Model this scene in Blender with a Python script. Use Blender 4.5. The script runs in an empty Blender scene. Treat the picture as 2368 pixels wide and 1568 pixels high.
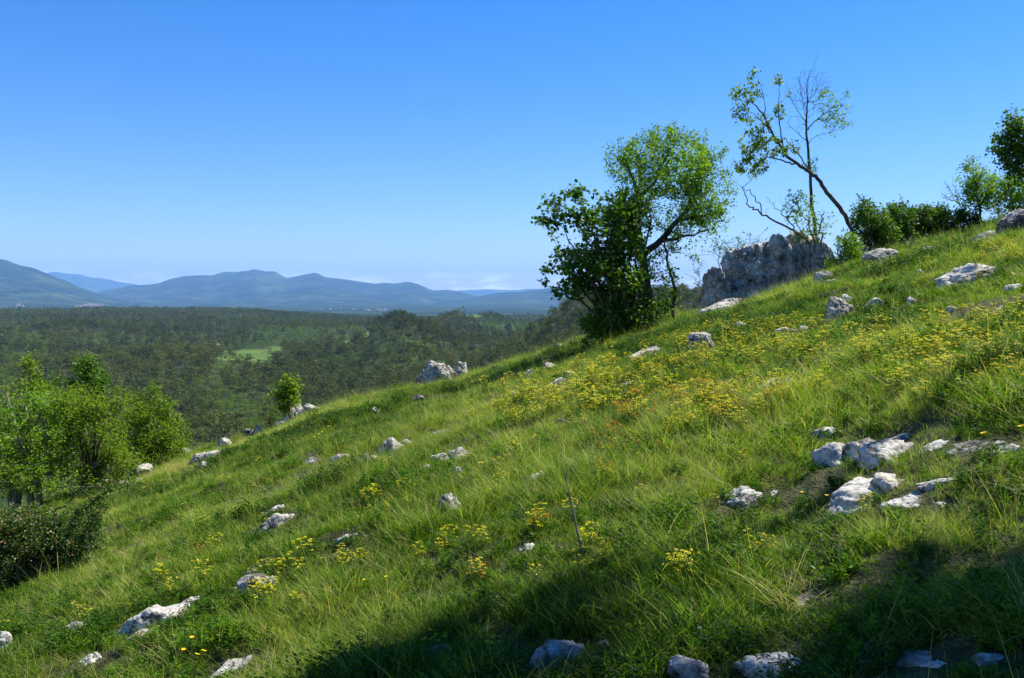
import bpy, math, random
import numpy as np
from mathutils import Vector, Matrix

random.seed(7)
S = bpy.context.scene
COL = S.collection
PI = math.pi
R = math.radians

# ------------------------------------------------------------------ camera
W0, H0, F0 = 2367.0, 1568.0, 2050.0          # reference picture size and focal length (in its pixels)
PITCH = -math.atan(94.0 / F0)
EYE = np.array([0.0, 0.0, 1.6])
cd = bpy.data.cameras.new('camera')
cd.sensor_width = 36.0
cd.lens = 36.0 * F0 / W0
cd.clip_start = 0.05
cd.clip_end = 60000
cam = bpy.data.objects.new('camera', cd)
COL.objects.link(cam)
cam.location = EYE
cam.rotation_euler = (PI / 2 + PITCH, 0, 0)
S.camera = cam

# ------------------------------------------------------------------ sky, sun, exposure
SUN_EL = R(54)
SUN_H = np.array([0.86, 0.51]); SUN_H /= np.linalg.norm(SUN_H)
SUN_DIR = Vector((SUN_H[0] * math.cos(SUN_EL), SUN_H[1] * math.cos(SUN_EL), math.sin(SUN_EL)))
world = bpy.data.worlds.new('World')
S.world = world
world.use_nodes = True
nt = world.node_tree
nt.nodes.clear()
N = nt.nodes.new
out = N('ShaderNodeOutputWorld')
bg = N('ShaderNodeBackground')
sky = N('ShaderNodeTexSky')
sky.sky_type = 'NISHITA'
sky.sun_disc = False
sky.sun_elevation = SUN_EL
sky.sun_rotation = math.atan2(SUN_H[0], SUN_H[1])
sky.altitude = 500
sky.air_density = 1.0
sky.dust_density = 0.1
sky.ozone_density = 4.0
hs = N('ShaderNodeHueSaturation')
hs.inputs['Saturation'].default_value = 1.33
hs.inputs['Value'].default_value = 1.0
# low bank of thin clouds on the horizon
tc = N('ShaderNodeTexCoord')
sep = N('ShaderNodeSeparateXYZ')
mp = N('ShaderNodeMapping'); mp.inputs['Scale'].default_value = (1, 1, 4.5)
cn = N('ShaderNodeTexNoise'); cn.inputs['Scale'].default_value = 18; cn.inputs['Detail'].default_value = 6
cn.inputs['Roughness'].default_value = 0.6
cr = N('ShaderNodeMapRange'); cr.inputs['From Min'].default_value = 0.46; cr.inputs['From Max'].default_value = 0.62
band = N('ShaderNodeMapRange'); band.interpolation_type = 'SMOOTHSTEP'
band.inputs['From Min'].default_value = 0.034; band.inputs['From Max'].default_value = 0.016
mu = N('ShaderNodeMath'); mu.operation = 'MULTIPLY'
mu2 = N('ShaderNodeMath'); mu2.operation = 'MULTIPLY'; mu2.inputs[1].default_value = 0.75
mx = N('ShaderNodeMix'); mx.data_type = 'RGBA'
mx.inputs['B'].default_value = (11, 11.6, 12.8, 1)
L = nt.links.new
tn = N('ShaderNodeMix'); tn.data_type = 'RGBA'; tn.blend_type = 'MULTIPLY'; tn.inputs['Factor'].default_value = 1; tn.inputs['B'].default_value = (0.86, 0.825, 0.95, 1)
L(sky.outputs[0], tn.inputs['A']); L(tn.outputs['Result'], hs.inputs['Color'])
L(tc.outputs['Generated'], mp.inputs['Vector']); L(mp.outputs[0], cn.inputs['Vector'])
L(tc.outputs['Generated'], sep.inputs[0]); L(sep.outputs['Z'], band.inputs['Value'])
L(cn.outputs['Fac'], cr.inputs['Value'])
L(cr.outputs[0], mu.inputs[0]); L(band.outputs[0], mu.inputs[1]); L(mu.outputs[0], mu2.inputs[0])
L(mu2.outputs[0], mx.inputs['Factor']); L(hs.outputs[0], mx.inputs['A'])
L(mx.outputs['Result'], bg.inputs['Color']); L(bg.outputs[0], out.inputs['Surface'])
bg.inputs['Strength'].default_value = 0.095

sd = bpy.data.lights.new('sun', 'SUN')
sd.energy = 5.0
sd.angle = R(0.53)
sd.color = (1.0, 0.94, 0.84)
sun = bpy.data.objects.new('sun', sd)
COL.objects.link(sun)
sun.location = (20, 5, 40)
sun.rotation_euler = SUN_DIR.to_track_quat('Z', 'Y').to_euler()

S.view_settings.view_transform = 'Standard'
S.view_settings.look = 'None'
S.view_settings.gamma = 1.0
S.view_settings.exposure = 1.0
S.view_settings.use_curve_mapping = False
S.cycles.max_bounces = 6
S.cycles.diffuse_bounces = 3
S.cycles.glossy_bounces = 1
S.cycles.transmission_bounces = 3
S.cycles.volume_bounces = 1
S.cycles.transparent_max_bounces = 8
S.cycles.caustics_reflective = False
S.cycles.caustics_refractive = False
S.cycles.sample_clamp_indirect = 4

# ------------------------------------------------------------------ helpers: noise
def _hash(ix, iy, iz, seed):
    h = (ix.astype(np.int64) * 374761393 + iy.astype(np.int64) * 668265263 + iz.astype(np.int64) * 2147483647 + seed * 974634777) & 0xFFFFFFFF
    h = ((h ^ (h >> 13)) * 1274126177) & 0xFFFFFFFF
    h = ((h ^ (h >> 16)) * 2246822519) & 0xFFFFFFFF
    return ((h ^ (h >> 15)) & 0xFFFFFF) / float(0xFFFFFF)

def vnoise(x, y, z=None, seed=0):                     # smooth value noise, 0..1
    x = np.asarray(x, float); y = np.asarray(y, float)
    z = np.zeros_like(x) if z is None else np.asarray(z, float)
    ix, iy, iz = np.floor(x), np.floor(y), np.floor(z)
    fx, fy, fz = x - ix, y - iy, z - iz
    fx = fx * fx * fx * (fx * (fx * 6 - 15) + 10); fy = fy * fy * fy * (fy * (fy * 6 - 15) + 10); fz = fz * fz * fz * (fz * (fz * 6 - 15) + 10)
    r = 0
    for dx in (0, 1):
        wx = fx if dx else 1 - fx
        for dy in (0, 1):
            wy = fy if dy else 1 - fy
            for dz in (0, 1):
                wz = fz if dz else 1 - fz
                r = r + wx * wy * wz * _hash(ix + dx, iy + dy, iz + dz, seed)
    return r

def fbm(x, y, z=None, seed=0, oct=4, gain=0.5):       # about -1..1
    s, a, t = 0, 1.0, 0
    k = 1.0
    for i in range(oct):
        s = s + a * (2 * vnoise(np.asarray(x) * k, np.asarray(y) * k, None if z is None else np.asarray(z) * k, seed + i) - 1)
        t += a; a *= gain; k *= 2.03
    return s / t * 1.6

def sst(e0, e1, x):
    t = np.clip((np.asarray(x, float) - e0) / (e1 - e0), 0, 1)
    return t * t * (3 - 2 * t)

# ------------------------------------------------------------------ helpers: picture <-> world
cp, sp = math.cos(PITCH), math.sin(PITCH)
def ray(px, py):                                      # direction with y = 1
    a, b = (px - W0 / 2) / F0, (H0 / 2 - py) / F0
    d = np.array([a, cp - b * sp, sp + b * cp])
    return d / d[1]
def P(px, py, Y):                                     # world point seen at that pixel, at distance Y along the view
    return EYE + ray(px, py) * Y
def proj(x, y, z):
    z = z - EYE[2]
    f = y * cp + z * sp
    u = -y * sp + z * cp
    return W0 / 2 + F0 * x / f, H0 / 2 - F0 * u / f

# ------------------------------------------------------------------ terrain height
A_, B_, K_ = 0.285, 0.0475, 0.0022
_sx = np.array([-400, 0, 230, 430, 640, 760, 960, 1060, 1200, 1330, 1560, 1700, 1850, 1950, 2100, 2250, 2367, 2700.])
_sy = np.array([1290, 1195, 1112, 1052, 985, 940, 893, 875, 832, 790, 732, 700, 650, 615, 575, 530, 490, 370.])
_su = (_sx - W0 / 2) / F0
_sv = (690 - _sy) / F0 - 0.004
_sg = _sv - (A_ * _su + B_ - 2 * math.sqrt(1.6 * K_))
def hill(x, y):
    x = np.asarray(x, float); y = np.asarray(y, float)
    h = A_ * x + B_ * y - K_ * y * np.abs(y) - 0.004 * np.maximum(0, y - 34) ** 2
    u = x / np.maximum(y, 1.0)
    h = h + np.clip(y, 0, 60) * np.interp(u, _su, _sg) * sst(4, 16, y)
    h = h + 0.10 * fbm(x / 3.2, y / 3.2, seed=3, oct=3) * sst(1.5, 5, np.hypot(x, y)) + 0.05 * fbm(x / 0.5, y / 0.5, seed=9, oct=2) + 0.06 * fbm(x / 1.3, y / 1.3, seed=13, oct=2) * sst(1.5, 5, np.hypot(x, y))
    h = h - 0.006 * np.maximum(0, -x - 16) ** 2 - 0.001 * np.maximum(0, x - 30) ** 2
    return h
def bump(x, c, w):
    return np.exp(-((x - c) / w) ** 2)
def valley(x, y):
    x = np.asarray(x, float); y = np.asarray(y, float)
    r = np.hypot(x, y); u = x / np.maximum(y, 1.0)
    z = np.interp(r, [0, 300, 700, 1200, 1700, 3200, 4500, 7000, 12000, 30000], [-50, -52, -50, -46, -46, -78, -86, -76, -90, -90])
    # far forest ridge
    topA = np.interp(u, [-0.9, -0.58, -0.36, -0.29, -0.21, -0.16, -0.05, 0.1], [-0.0117, -0.0112, -0.0102, -0.0125, -0.0185, -0.022, -0.0235, -0.025])
    zr = topA * 2200 - 11
    z = z + (zr - z) * np.exp(-((r - 2200) / np.where(r < 2200, 620, 500)) ** 2)
    # near pine hump, and the rise to the right
    z = z + 26 * bump(u, -0.125, 0.052) * bump(r, 760, 130)
    z = z + 44 * sst(-0.045, 0.11, u) * np.exp(-((r - 560) / 170) ** 2)
    z = z + 26 * bump(u, -0.045, 0.035) * bump(r, 1500, 220)
    z = z + 12 * bump(u, -0.20, 0.10) * bump(r, 1150, 140)
    z = z + 10 * bump(u, -0.48, 0.10) * bump(r, 1000, 170) + 7 * bump(u, -0.36, 0.08) * bump(r, 640, 90)
    z = z + 4.5 * fbm(x / 260, y / 260, seed=21, oct=3) * sst(150, 500, r) * sst(5200, 3000, r)
    # mountains
    z0 = z
    m = z
    for (R0, wn, wf, us, vs, sd_, na) in RANGES:
        top = np.interp(u, us, vs) * R0
        ridg = 1 - np.abs(fbm(x / 1800, y / 1800, seed=sd_, oct=5))
        prof = np.exp(-((r - R0) / np.where(r < R0, wn, wf)) ** 2)
        det = 1 - na * (1 - prof) * 1.2 * (ridg - 0.45) * 1.4 + 0.03 * fbm(x / 700, y / 700, seed=sd_ + 5, oct=4)
        m = np.maximum(m, z0 + (top - z0) * np.clip(prof * det, 0, 1.02))
    return m + 1.6
def _R(pts, du=0.0):
    p = np.array(pts, float)
    return (p[:, 0] - W0 / 2) / F0, (690 - p[:, 1]) / F0
RANGES = []
for R0, wn, wf, pts, sd_, na in [
    (11500, 2800, 2600, [(-900, 640), (-500, 580), (-200, 600), (0, 614), (25, 617), (50, 625), (75, 627), (130, 647), (200, 672), (260, 690), (330, 697), (450, 703), (620, 709), (900, 714), (2800, 716)], 31, 0.8),
    (25500, 2300, 1500, [(-900, 650), (60, 642), (120, 637), (180, 641), (230, 648), (280, 656), (340, 664), (800, 668), (1000, 672), (1300, 668), (1500, 664), (1600, 668), (2800, 664)], 41, 0.2),
    (15500, 3700, 2000, [(-900, 690), (100, 690), (200, 683), (290, 666), (330, 663), (365, 659), (395, 650), (430, 642), (470, 640), (500, 640), (522, 634), (545, 634), (585, 629), (610, 632), (638, 632), (662, 645), (700, 639), (728, 633), (760, 645), (800, 647), (830, 652), (870, 657), (915, 657), (945, 655), (968, 660), (1000, 671), (1030, 671), (1062, 674), (1105, 687), (1300, 705), (2800, 705)], 51, 0.8),
    (12500, 2500, 2000, [(-900, 712), (950, 712), (1040, 700), (1090, 687), (1130, 681), (1165, 675), (1200, 676), (1260, 668), (1330, 668), (1450, 676), (1560, 684), (1700, 686), (2000, 680), (2800, 680)], 61, 0.8)]:
    us, vs = _R(pts)
    fine = np.linspace(-1.0, 0.85, 3000); fv = np.interp(fine, us, vs)
    kr = np.exp(-(np.arange(-24, 25) / 4.0) ** 2); kr /= kr.sum()
    fv = np.convolve(np.pad(fv, 24, 'edge'), kr, 'valid') + 0.0007 * fbm(fine * 70, fine * 0 + R0, seed=sd_, oct=4)
    us, vs = fine, fv
    RANGES.append((R0, wn, wf, us, vs, sd_, na))
def H(x, y):
    x = np.asarray(x, float); y = np.asarray(y, float)
    return np.where(np.hypot(x, y) < 145, np.maximum(hill(x, y), valley(x, y) - 3 * 0), valley(x, y))
def hit(px, py, rmin=2.0, rmax=27000):                # first ground point along the pixel's ray
    d = ray(px, py)
    near = rmax <= 100
    G_ = hill if near else H
    t = np.geomspace(rmin, rmax, 700 if near else 2500)
    x, y, z = d[0] * t, d[1] * t, EYE[2] + d[2] * t
    b = np.nonzero(z < G_(x, y))[0]
    if len(b) == 0:
        return None
    i = b[0]
    lo, hi = t[max(i - 1, 0)], t[i]
    for _ in range(10 if near else 14):
        m = (lo + hi) / 2
        if EYE[2] + d[2] * m < float(G_(d[0] * m, d[1] * m)): hi = m
        else: lo = m
    return EYE + d * hi
def hit_near(px, py):
    """like hit(), but a ray that passes just over the brow takes the brow itself"""
    for k in range(40):
        p = hit(px, py + k * 2, rmax=60)
        if p is not None and p[1] < 60:
            return p
    return None

# ------------------------------------------------------------------ helpers: objects
def tag(o, label=None, cat=None, group=None, kind=None):
    if label: o['label'] = label
    if cat: o['category'] = cat
    if group: o['group'] = group
    if kind: o['kind'] = kind
    return o
def mesh_np(name, V, quads=None, tris=None, smooth=False, attrs=None, loops_uv=None):
    me = bpy.data.meshes.new(name)
    V = np.asarray(V, np.float32)
    nq = 0 if quads is None else len(quads); ntr = 0 if tris is None else len(tris)
    me.vertices.add(len(V)); me.vertices.foreach_set('co', V.ravel())
    li = []
    if nq: li.append(np.asarray(quads, np.int32).ravel())
    if ntr: li.append(np.asarray(tris, np.int32).ravel())
    li = np.concatenate(li)
    me.loops.add(len(li)); me.loops.foreach_set('vertex_index', li)
    me.polygons.add(nq + ntr)
    st = np.concatenate([np.arange(nq) * 4, nq * 4 + np.arange(ntr) * 3]).astype(np.int32)
    me.polygons.foreach_set('loop_start', st)
    if smooth: me.polygons.foreach_set('use_smooth', np.ones(nq + ntr, bool))
    me.update(calc_edges=True)
    for k, v in (attrs or {}).items():
        a = me.attributes.new(k, 'FLOAT', 'POINT'); a.data.foreach_set('value', np.asarray(v, np.float32))
    me.validate()
    return me
def link(name, me, mat=None, parent=None, loc=None):
    o = bpy.data.objects.new(name, me)
    COL.objects.link(o)
    if mat is not None:
        me.materials.clear()
        for m in (mat if isinstance(mat, (list, tuple)) else [mat]): me.materials.append(m)
    if parent is not None: o.parent = parent
    if loc is not None: o.location = loc
    return o
def empty(name, loc=(0, 0, 0), rz=0):
    o = bpy.data.objects.new(name, None)
    COL.objects.link(o); o.location = loc; o.rotation_euler = (0, 0, rz)
    o.empty_display_size = 0.2
    return o

# ------------------------------------------------------------------ helpers: materials
def new_mat(name):
    m = bpy.data.materials.new(name); m.use_nodes = True
    m.node_tree.nodes.clear()
    return m, m.node_tree.nodes.new, m.node_tree.links.new
def ramp(N, stops, interp='LINEAR'):
    r = N('ShaderNodeValToRGB'); e = r.color_ramp.elements
    r.color_ramp.interpolation = interp
    while len(e) < len(stops): e.new(0.5)
    for i, (p, c) in enumerate(stops):
        e[i].position = p; e[i].color = (*c, 1)
    return r
def leaf_mat(name, stops, transl=0.35, rough=0.5, spec=0.35, attr='tint', inst=False, varscale=0.0, tscale=(1.35, 1.5, 0.6)):
    """leaf or blade: colour from a per-leaf value, some light passing through"""
    m, N, L = new_mat(name)
    o = N('ShaderNodeOutputMaterial')
    a = N('ShaderNodeAttribute'); a.attribute_name = attr; a.attribute_type = 'GEOMETRY'
    fac = a.outputs['Fac']
    if inst:
        b = N('ShaderNodeAttribute'); b.attribute_name = 'itint'; b.attribute_type = 'INSTANCER'
        ad = N('ShaderNodeMath'); ad.operation = 'ADD'; L(fac, ad.inputs[0]); L(b.outputs['Fac'], ad.inputs[1]); fac = ad.outputs[0]
    elif varscale:
        oi = N('ShaderNodeObjectInfo')
        mr = N('ShaderNodeMath'); mr.operation = 'MULTIPLY_ADD'; mr.inputs[1].default_value = varscale; mr.inputs[2].default_value = -varscale / 2
        L(oi.outputs['Random'], mr.inputs[0])
        ad = N('ShaderNodeMath'); ad.operation = 'ADD'; L(fac, ad.inputs[0]); L(mr.outputs[0], ad.inputs[1]); fac = ad.outputs[0]
    r = ramp(N, stops)
    L(fac, r.inputs[0])
    p = N('ShaderNodeBsdfPrincipled'); p.inputs['Roughness'].default_value = rough
    p.inputs['Specular IOR Level'].default_value = spec
    t = N('ShaderNodeBsdfTranslucent')
    mm = N('ShaderNodeMix'); mm.data_type = 'RGBA'; mm.blend_type = 'MULTIPLY'; mm.inputs['Factor'].default_value = 1
    mm.inputs['B'].default_value = (*tscale, 1)
    ms = N('ShaderNodeMixShader'); ms.inputs[0].default_value = transl
    L(r.outputs[0], p.inputs['Base Color']); L(r.outputs[0], mm.inputs['A']); L(mm.outputs['Result'], t.inputs['Color'])
    L(p.outputs[0], ms.inputs[1]); L(t.outputs[0], ms.inputs[2]); L(ms.outputs[0], o.inputs['Surface'])
    return m
def noise_mat(name, stops, scale=4, detail=6, rough=0.9, bump=0.0, bscale=20, coord='Object', spec=0.2, mapscale=(1, 1, 1)):
    m, N, L = new_mat(name)
    o = N('ShaderNodeOutputMaterial'); p = N('ShaderNodeBsdfPrincipled')
    tc = N('ShaderNodeTexCoord'); mp = N('ShaderNodeMapping'); mp.inputs['Scale'].default_value = mapscale
    L(tc.outputs[coord], mp.inputs[0])
    n = N('ShaderNodeTexNoise'); n.inputs['Scale'].default_value = scale; n.inputs['Detail'].default_value = detail
    L(mp.outputs[0], n.inputs['Vector'])
    r = ramp(N, stops); L(n.outputs['Fac'], r.inputs[0]); L(r.outputs[0], p.inputs['Base Color'])
    p.inputs['Roughness'].default_value = rough; p.inputs['Specular IOR Level'].default_value = spec
    if bump:
        n2 = N('ShaderNodeTexNoise'); n2.inputs['Scale'].default_value = bscale; n2.inputs['Detail'].default_value = 8
        L(mp.outputs[0], n2.inputs['Vector'])
        b = N('ShaderNodeBump'); b.inputs['Strength'].default_value = bump; b.inputs['Distance'].default_value = 0.05
        L(n2.outputs['Fac'], b.inputs['Height']); L(b.outputs[0], p.inputs['Normal'])
    L(p.outputs[0], o.inputs['Surface'])
    return m

# ------------------------------------------------------------------ the ground
def polar(name, radii, az0, az1, naz, fn, closed=False):
    az = np.linspace(az0, az1, naz, endpoint=not closed)
    rr, aa = np.meshgrid(radii, az, indexing='ij')
    x, y = rr * np.sin(aa), rr * np.cos(aa)
    z = fn(x, y)
    V = np.stack([x, y, z], -1).reshape(-1, 3)
    nr = len(radii)
    i, j = np.meshgrid(np.arange(nr - 1), np.arange(naz if closed else naz - 1), indexing='ij')
    j2 = (j + 1) % naz
    q = np.stack([i * naz + j, i * naz + j2, (i + 1) * naz + j2, (i + 1) * naz + j], -1).reshape(-1, 4)[:, ::-1]
    return V, q
MEADOWS = [(570, 824, 74, 15), (842, 774, 18, 6), (806, 790, 12, 4), (1150, 868, 40, 6), (1095, 729, 40, 4), (640, 806, 26, 5)]
def meadow_mask(x, y, z, grow=1.0):
    px, py = proj(x, y, z)
    m = np.zeros_like(px)
    wob = 0.28 * fbm(x / 22, y / 22, seed=77, oct=3)
    for cx, cy, rx, ry in MEADOWS:
        d = np.hypot((px - cx) / rx, (py - cy) / ry) + wob
        m = np.maximum(m, sst(1.08 * grow, 0.92 * grow, d))
    return m * (np.asarray(y) > 150) * (np.hypot(x, y) < 2600)
def road_mask(x, y, z):
    px, py = proj(x, y, z)
    c = 497 + (813 - py) * 0.35 + 2.5 * np.sin((813 - py) * 0.35)
    return (np.abs(px - c) < 3.6 + (py - 800) * 0.1) * (py > 795) * (py < 816) * (np.asarray(y) > 150) * (np.hypot(x, y) < 2000)

ga = noise_mat('soil_and_thatch', [(0.32, (0.016, 0.022, 0.006)), (0.44, (0.045, 0.058, 0.014)), (0.53, (0.10, 0.095, 0.04)), (0.60, (0.035, 0.05, 0.012)), (0.72, (0.06, 0.05, 0.03))], scale=9, detail=12, bump=1.0, bscale=60)
rad = np.concatenate([[0.02], np.geomspace(0.6, 10, 90), np.geomspace(10.1, 45, 150), np.geomspace(45.6, 150, 50)])
V, q = polar('hillside', rad, 0, 2 * PI, 560, lambda x, y: np.maximum(hill(x, y), -60 + 0 * x), closed=True)
hs_o = link('hillside', mesh_np('hillside', V, q, smooth=True), ga)
tag(hs_o, kind='structure')

def valley_mat():
    m, N, L = new_mat('valley_floor')
    o = N('ShaderNodeOutputMaterial'); p = N('ShaderNodeBsdfPrincipled')
    p.inputs['Roughness'].default_value = 0.95; p.inputs['Specular IOR Level'].default_value = 0.1
    tc = N('ShaderNodeTexCoord')
    n = N('ShaderNodeTexNoise'); n.inputs['Scale'].default_value = 0.05; n.inputs['Detail'].default_value = 8
    L(tc.outputs['Object'], n.inputs['Vector'])
    r1 = ramp(N, [(0.35, (0.018, 0.030, 0.006)), (0.65, (0.045, 0.070, 0.010))]); L(n.outputs['Fac'], r1.inputs[0])
    r2 = ramp(N, [(0.35, (0.055, 0.105, 0.014)), (0.65, (0.090, 0.135, 0.022))]); L(n.outputs['Fac'], r2.inputs[0])
    a = N('ShaderNodeAttribute'); a.attribute_name = 'meadow'
    b = N('ShaderNodeAttribute'); b.attribute_name = 'road'
    m1 = N('ShaderNodeMix'); m1.data_type = 'RGBA'; m2 = N('ShaderNodeMix'); m2.data_type = 'RGBA'
    L(a.outputs['Fac'], m1.inputs['Factor']); L(r1.outputs[0], m1.inputs['A']); L(r2.outputs[0], m1.inputs['B'])
    L(b.outputs['Fac'], m2.inputs['Factor']); L(m1.outputs['Result'], m2.inputs['A']); m2.inputs['B'].default_value = (0.42, 0.38, 0.30, 1)
    L(m2.outputs['Result'], p.inputs['Base Color']); L(p.outputs[0], o.inputs['Surface'])
    return m
rad = np.concatenate([np.geomspace(100, 1000, 260), np.geomspace(1006, 4700, 160)])
V, q = polar('valley', rad, R(-50), R(42), 620, lambda x, y: np.where(np.hypot(x, y) < 145, np.minimum(valley(x, y), hill(x, y) - 6), valley(x, y)))
vo = link('valley_floor', mesh_np('valley_floor', V, q, smooth=True, attrs={'meadow': meadow_mask(*V.T), 'road': road_mask(*V.T)}), valley_mat())
tag(vo, kind='structure')

def mountain_mat():
    m, N, L = new_mat('wooded_mountains')
    o = N('ShaderNodeOutputMaterial'); p = N('ShaderNodeBsdfPrincipled')
    p.inputs['Roughness'].default_value = 1; p.inputs['Specular IOR Level'].default_value = 0.0
    tc = N('ShaderNodeTexCoord')
    n = N('ShaderNodeTexNoise'); n.inputs['Scale'].default_value = 0.0022; n.inputs['Detail'].default_value = 12; n.inputs['Roughness'].default_value = 0.72
    L(tc.outputs['Object'], n.inputs['Vector'])
    r1 = ramp(N, [(0.38, (0.007, 0.016, 0.010)), (0.47, (0.018, 0.036, 0.014)), (0.54, (0.036, 0.062, 0.020)), (0.66, (0.08, 0.11, 0.04)), (0.74, (0.24, 0.24, 0.16))]); L(n.outputs['Fac'], r1.inputs[0])
    n2 = N('ShaderNodeTexNoise'); n2.inputs['Scale'].default_value = 0.03; n2.inputs['Detail'].default_value = 5
    L(tc.outputs['Object'], n2.inputs['Vector'])
    b = N('ShaderNodeBump'); b.inputs['Strength'].default_value = 1; b.inputs['Distance'].default_value = 40
    L(n2.outputs['Fac'], b.inputs['Height']); L(b.outputs[0], p.inputs['Normal'])
    L(r1.outputs[0], p.inputs['Base Color']); L(p.outputs[0], o.inputs['Surface'])
    return m
rad = np.concatenate([np.linspace(4600, 16500, 330), np.linspace(16600, 27500, 70)])
V, q = polar('mountains', rad, R(-50), R(42), 760, lambda x, y: valley(x, y) - 0.5 * sst(4720, 4600, np.hypot(x, y)))
mo = link('mountains', mesh_np('mountains', V, q, smooth=True), mountain_mat())
tag(mo, kind='structure')

# ------------------------------------------------------------------ haze: the air over the valley
def make_haze():
    x0, x1, y0, y1, z0, z1 = -36000, 30000, -400, 29000, -140, 900
    V = [(x, y, z) for z in (z0, z1) for y in (y0, y1) for x in (x0, x1)]
    q = [(0, 2, 3, 1), (4, 5, 7, 6), (0, 1, 5, 4), (2, 6, 7, 3), (0, 4, 6, 2), (1, 3, 7, 5)]
    m, N, L = new_mat('thin_air')
    o = N('ShaderNodeOutputMaterial'); v = N('ShaderNodeVolumePrincipled')
    v.inputs['Density'].default_value = 5.5e-5
    v.inputs['Color'].default_value = (0.27, 0.54, 1.0, 1)
    v.inputs['Anisotropy'].default_value = 0.0
    L(v.outputs[0], o.inputs['Volume'])
    h = link('haze', mesh_np('haze', V, q), m)
    tag(h, kind='stuff', label='thin blue air haze filling the valley in front of the mountains', cat='haze')
# ------------------------------------------------------------------ rocks
import bmesh
_ico = {}
def ico(n):
    if n not in _ico:
        bm = bmesh.new(); bmesh.ops.create_icosphere(bm, subdivisions=n, radius=1)
        V = np.array([v.co[:] for v in bm.verts]); T = np.array([[v.index for v in f.verts] for f in bm.faces])
        bm.free(); _ico[n] = (V, T)
    return _ico[n]
def rock_mat(dark=0.0):
    m, N, L = new_mat('limestone')
    o = N('ShaderNodeOutputMaterial'); p = N('ShaderNodeBsdfPrincipled')
    p.inputs['Roughness'].default_value = 0.9; p.inputs['Specular IOR Level'].default_value = 0.2
    tc = N('ShaderNodeTexCoord'); g = N('ShaderNodeNewGeometry')
    n = N('ShaderNodeTexNoise'); n.inputs['Scale'].default_value = 3.2; n.inputs['Detail'].default_value = 10; n.inputs['Roughness'].default_value = 0.68
    L(g.outputs['Position'], n.inputs['Vector'])
    r = ramp(N, [(0.30, (0.06, 0.06, 0.055)), (0.39, (0.19, 0.18, 0.155)), (0.47, (0.40, 0.385, 0.34)), (0.56, (0.58, 0.56, 0.50)), (0.72, (0.68, 0.655, 0.58))])
    L(n.outputs['Fac'], r.inputs[0])
    # fine grey lichen speckle
    n2 = N('ShaderNodeTexNoise'); n2.inputs['Scale'].default_value = 26; n2.inputs['Detail'].default_value = 6; n2.inputs['Roughness'].default_value = 0.7
    L(g.outputs['Position'], n2.inputs['Vector'])
    r2 = ramp(N, [(0.36, (0.34, 0.33, 0.31)), (0.52, (1, 1, 1))]); L(n2.outputs['Fac'], r2.inputs[0])
    mm = N('ShaderNodeMix'); mm.data_type = 'RGBA'; mm.blend_type = 'MULTIPLY'; mm.inputs['Factor'].default_value = 0.8
    L(r.outputs[0], mm.inputs['A']); L(r2.outputs[0], mm.inputs['B'])
    # warm stains
    n3 = N('ShaderNodeTexNoise'); n3.inputs['Scale'].default_value = 7; n3.inputs['Detail'].default_value = 4
    L(g.outputs['Position'], n3.inputs['Vector'])
    r3 = ramp(N, [(0.60, (0, 0, 0)), (0.70, (0.5, 0.5, 0.5))]); L(n3.outputs['Fac'], r3.inputs[0])
    m3 = N('ShaderNodeMix'); m3.data_type = 'RGBA'; m3.inputs['B'].default_value = (0.42, 0.32, 0.21, 1)
    L(r3.outputs[0], m3.inputs['Factor']); L(mm.outputs['Result'], m3.inputs['A'])
    if dark:                                           # dark weathered lichen blotches, also painting shade into the stone
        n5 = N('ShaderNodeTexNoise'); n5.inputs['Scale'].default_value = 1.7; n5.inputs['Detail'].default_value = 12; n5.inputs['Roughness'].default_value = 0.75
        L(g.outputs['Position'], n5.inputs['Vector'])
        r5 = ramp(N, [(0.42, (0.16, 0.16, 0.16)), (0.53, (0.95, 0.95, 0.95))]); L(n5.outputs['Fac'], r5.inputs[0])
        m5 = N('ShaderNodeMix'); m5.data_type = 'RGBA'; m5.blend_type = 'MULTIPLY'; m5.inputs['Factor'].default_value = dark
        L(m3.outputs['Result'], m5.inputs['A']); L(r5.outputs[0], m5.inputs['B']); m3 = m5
    # cracks
    v = N('ShaderNodeTexVoronoi'); v.feature = 'DISTANCE_TO_EDGE'; v.inputs['Scale'].default_value = 4.5
    wv = N('ShaderNodeMix'); wv.data_type = 'RGBA'; wv.inputs['Factor'].default_value = 0.25
    L(g.outputs['Position'], wv.inputs['A']); L(n.outputs['Color'], wv.inputs['B']); L(wv.outputs['Result'], v.inputs['Vector'])
    r4 = ramp(N, [(0.0, (0.22, 0.21, 0.2)), (0.035, (1, 1, 1))]); L(v.outputs['Distance'], r4.inputs[0])
    m4 = N('ShaderNodeMix'); m4.data_type = 'RGBA'; m4.blend_type = 'MULTIPLY'; m4.inputs['Factor'].default_value = 0.55
    L(m3.outputs['Result'], m4.inputs['A']); L(r4.outputs[0], m4.inputs['B'])
    L(m4.outputs['Result'], p.inputs['Base Color'])
    b = N('ShaderNodeBump'); b.inputs['Strength'].default_value = 0.9; b.inputs['Distance'].default_value = 0.05
    nb = N('ShaderNodeTexNoise'); nb.inputs['Scale'].default_value = 9; nb.inputs['Detail'].default_value = 9; nb.inputs['Roughness'].default_value = 0.65
    L(g.outputs['Position'], nb.inputs['Vector']); L(nb.outputs['Fac'], b.inputs['Height'])
    b2 = N('ShaderNodeBump'); b2.inputs['Strength'].default_value = 0.8; b2.inputs['Distance'].default_value = 0.03
    L(r4.outputs[0], b2.inputs['Height']); L(b.outputs[0], b2.inputs['Normal']); L(b2.outputs[0], p.inputs['Normal'])
    L(p.outputs[0], o.inputs['Surface'])
    return m
ROCK = rock_mat()
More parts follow.
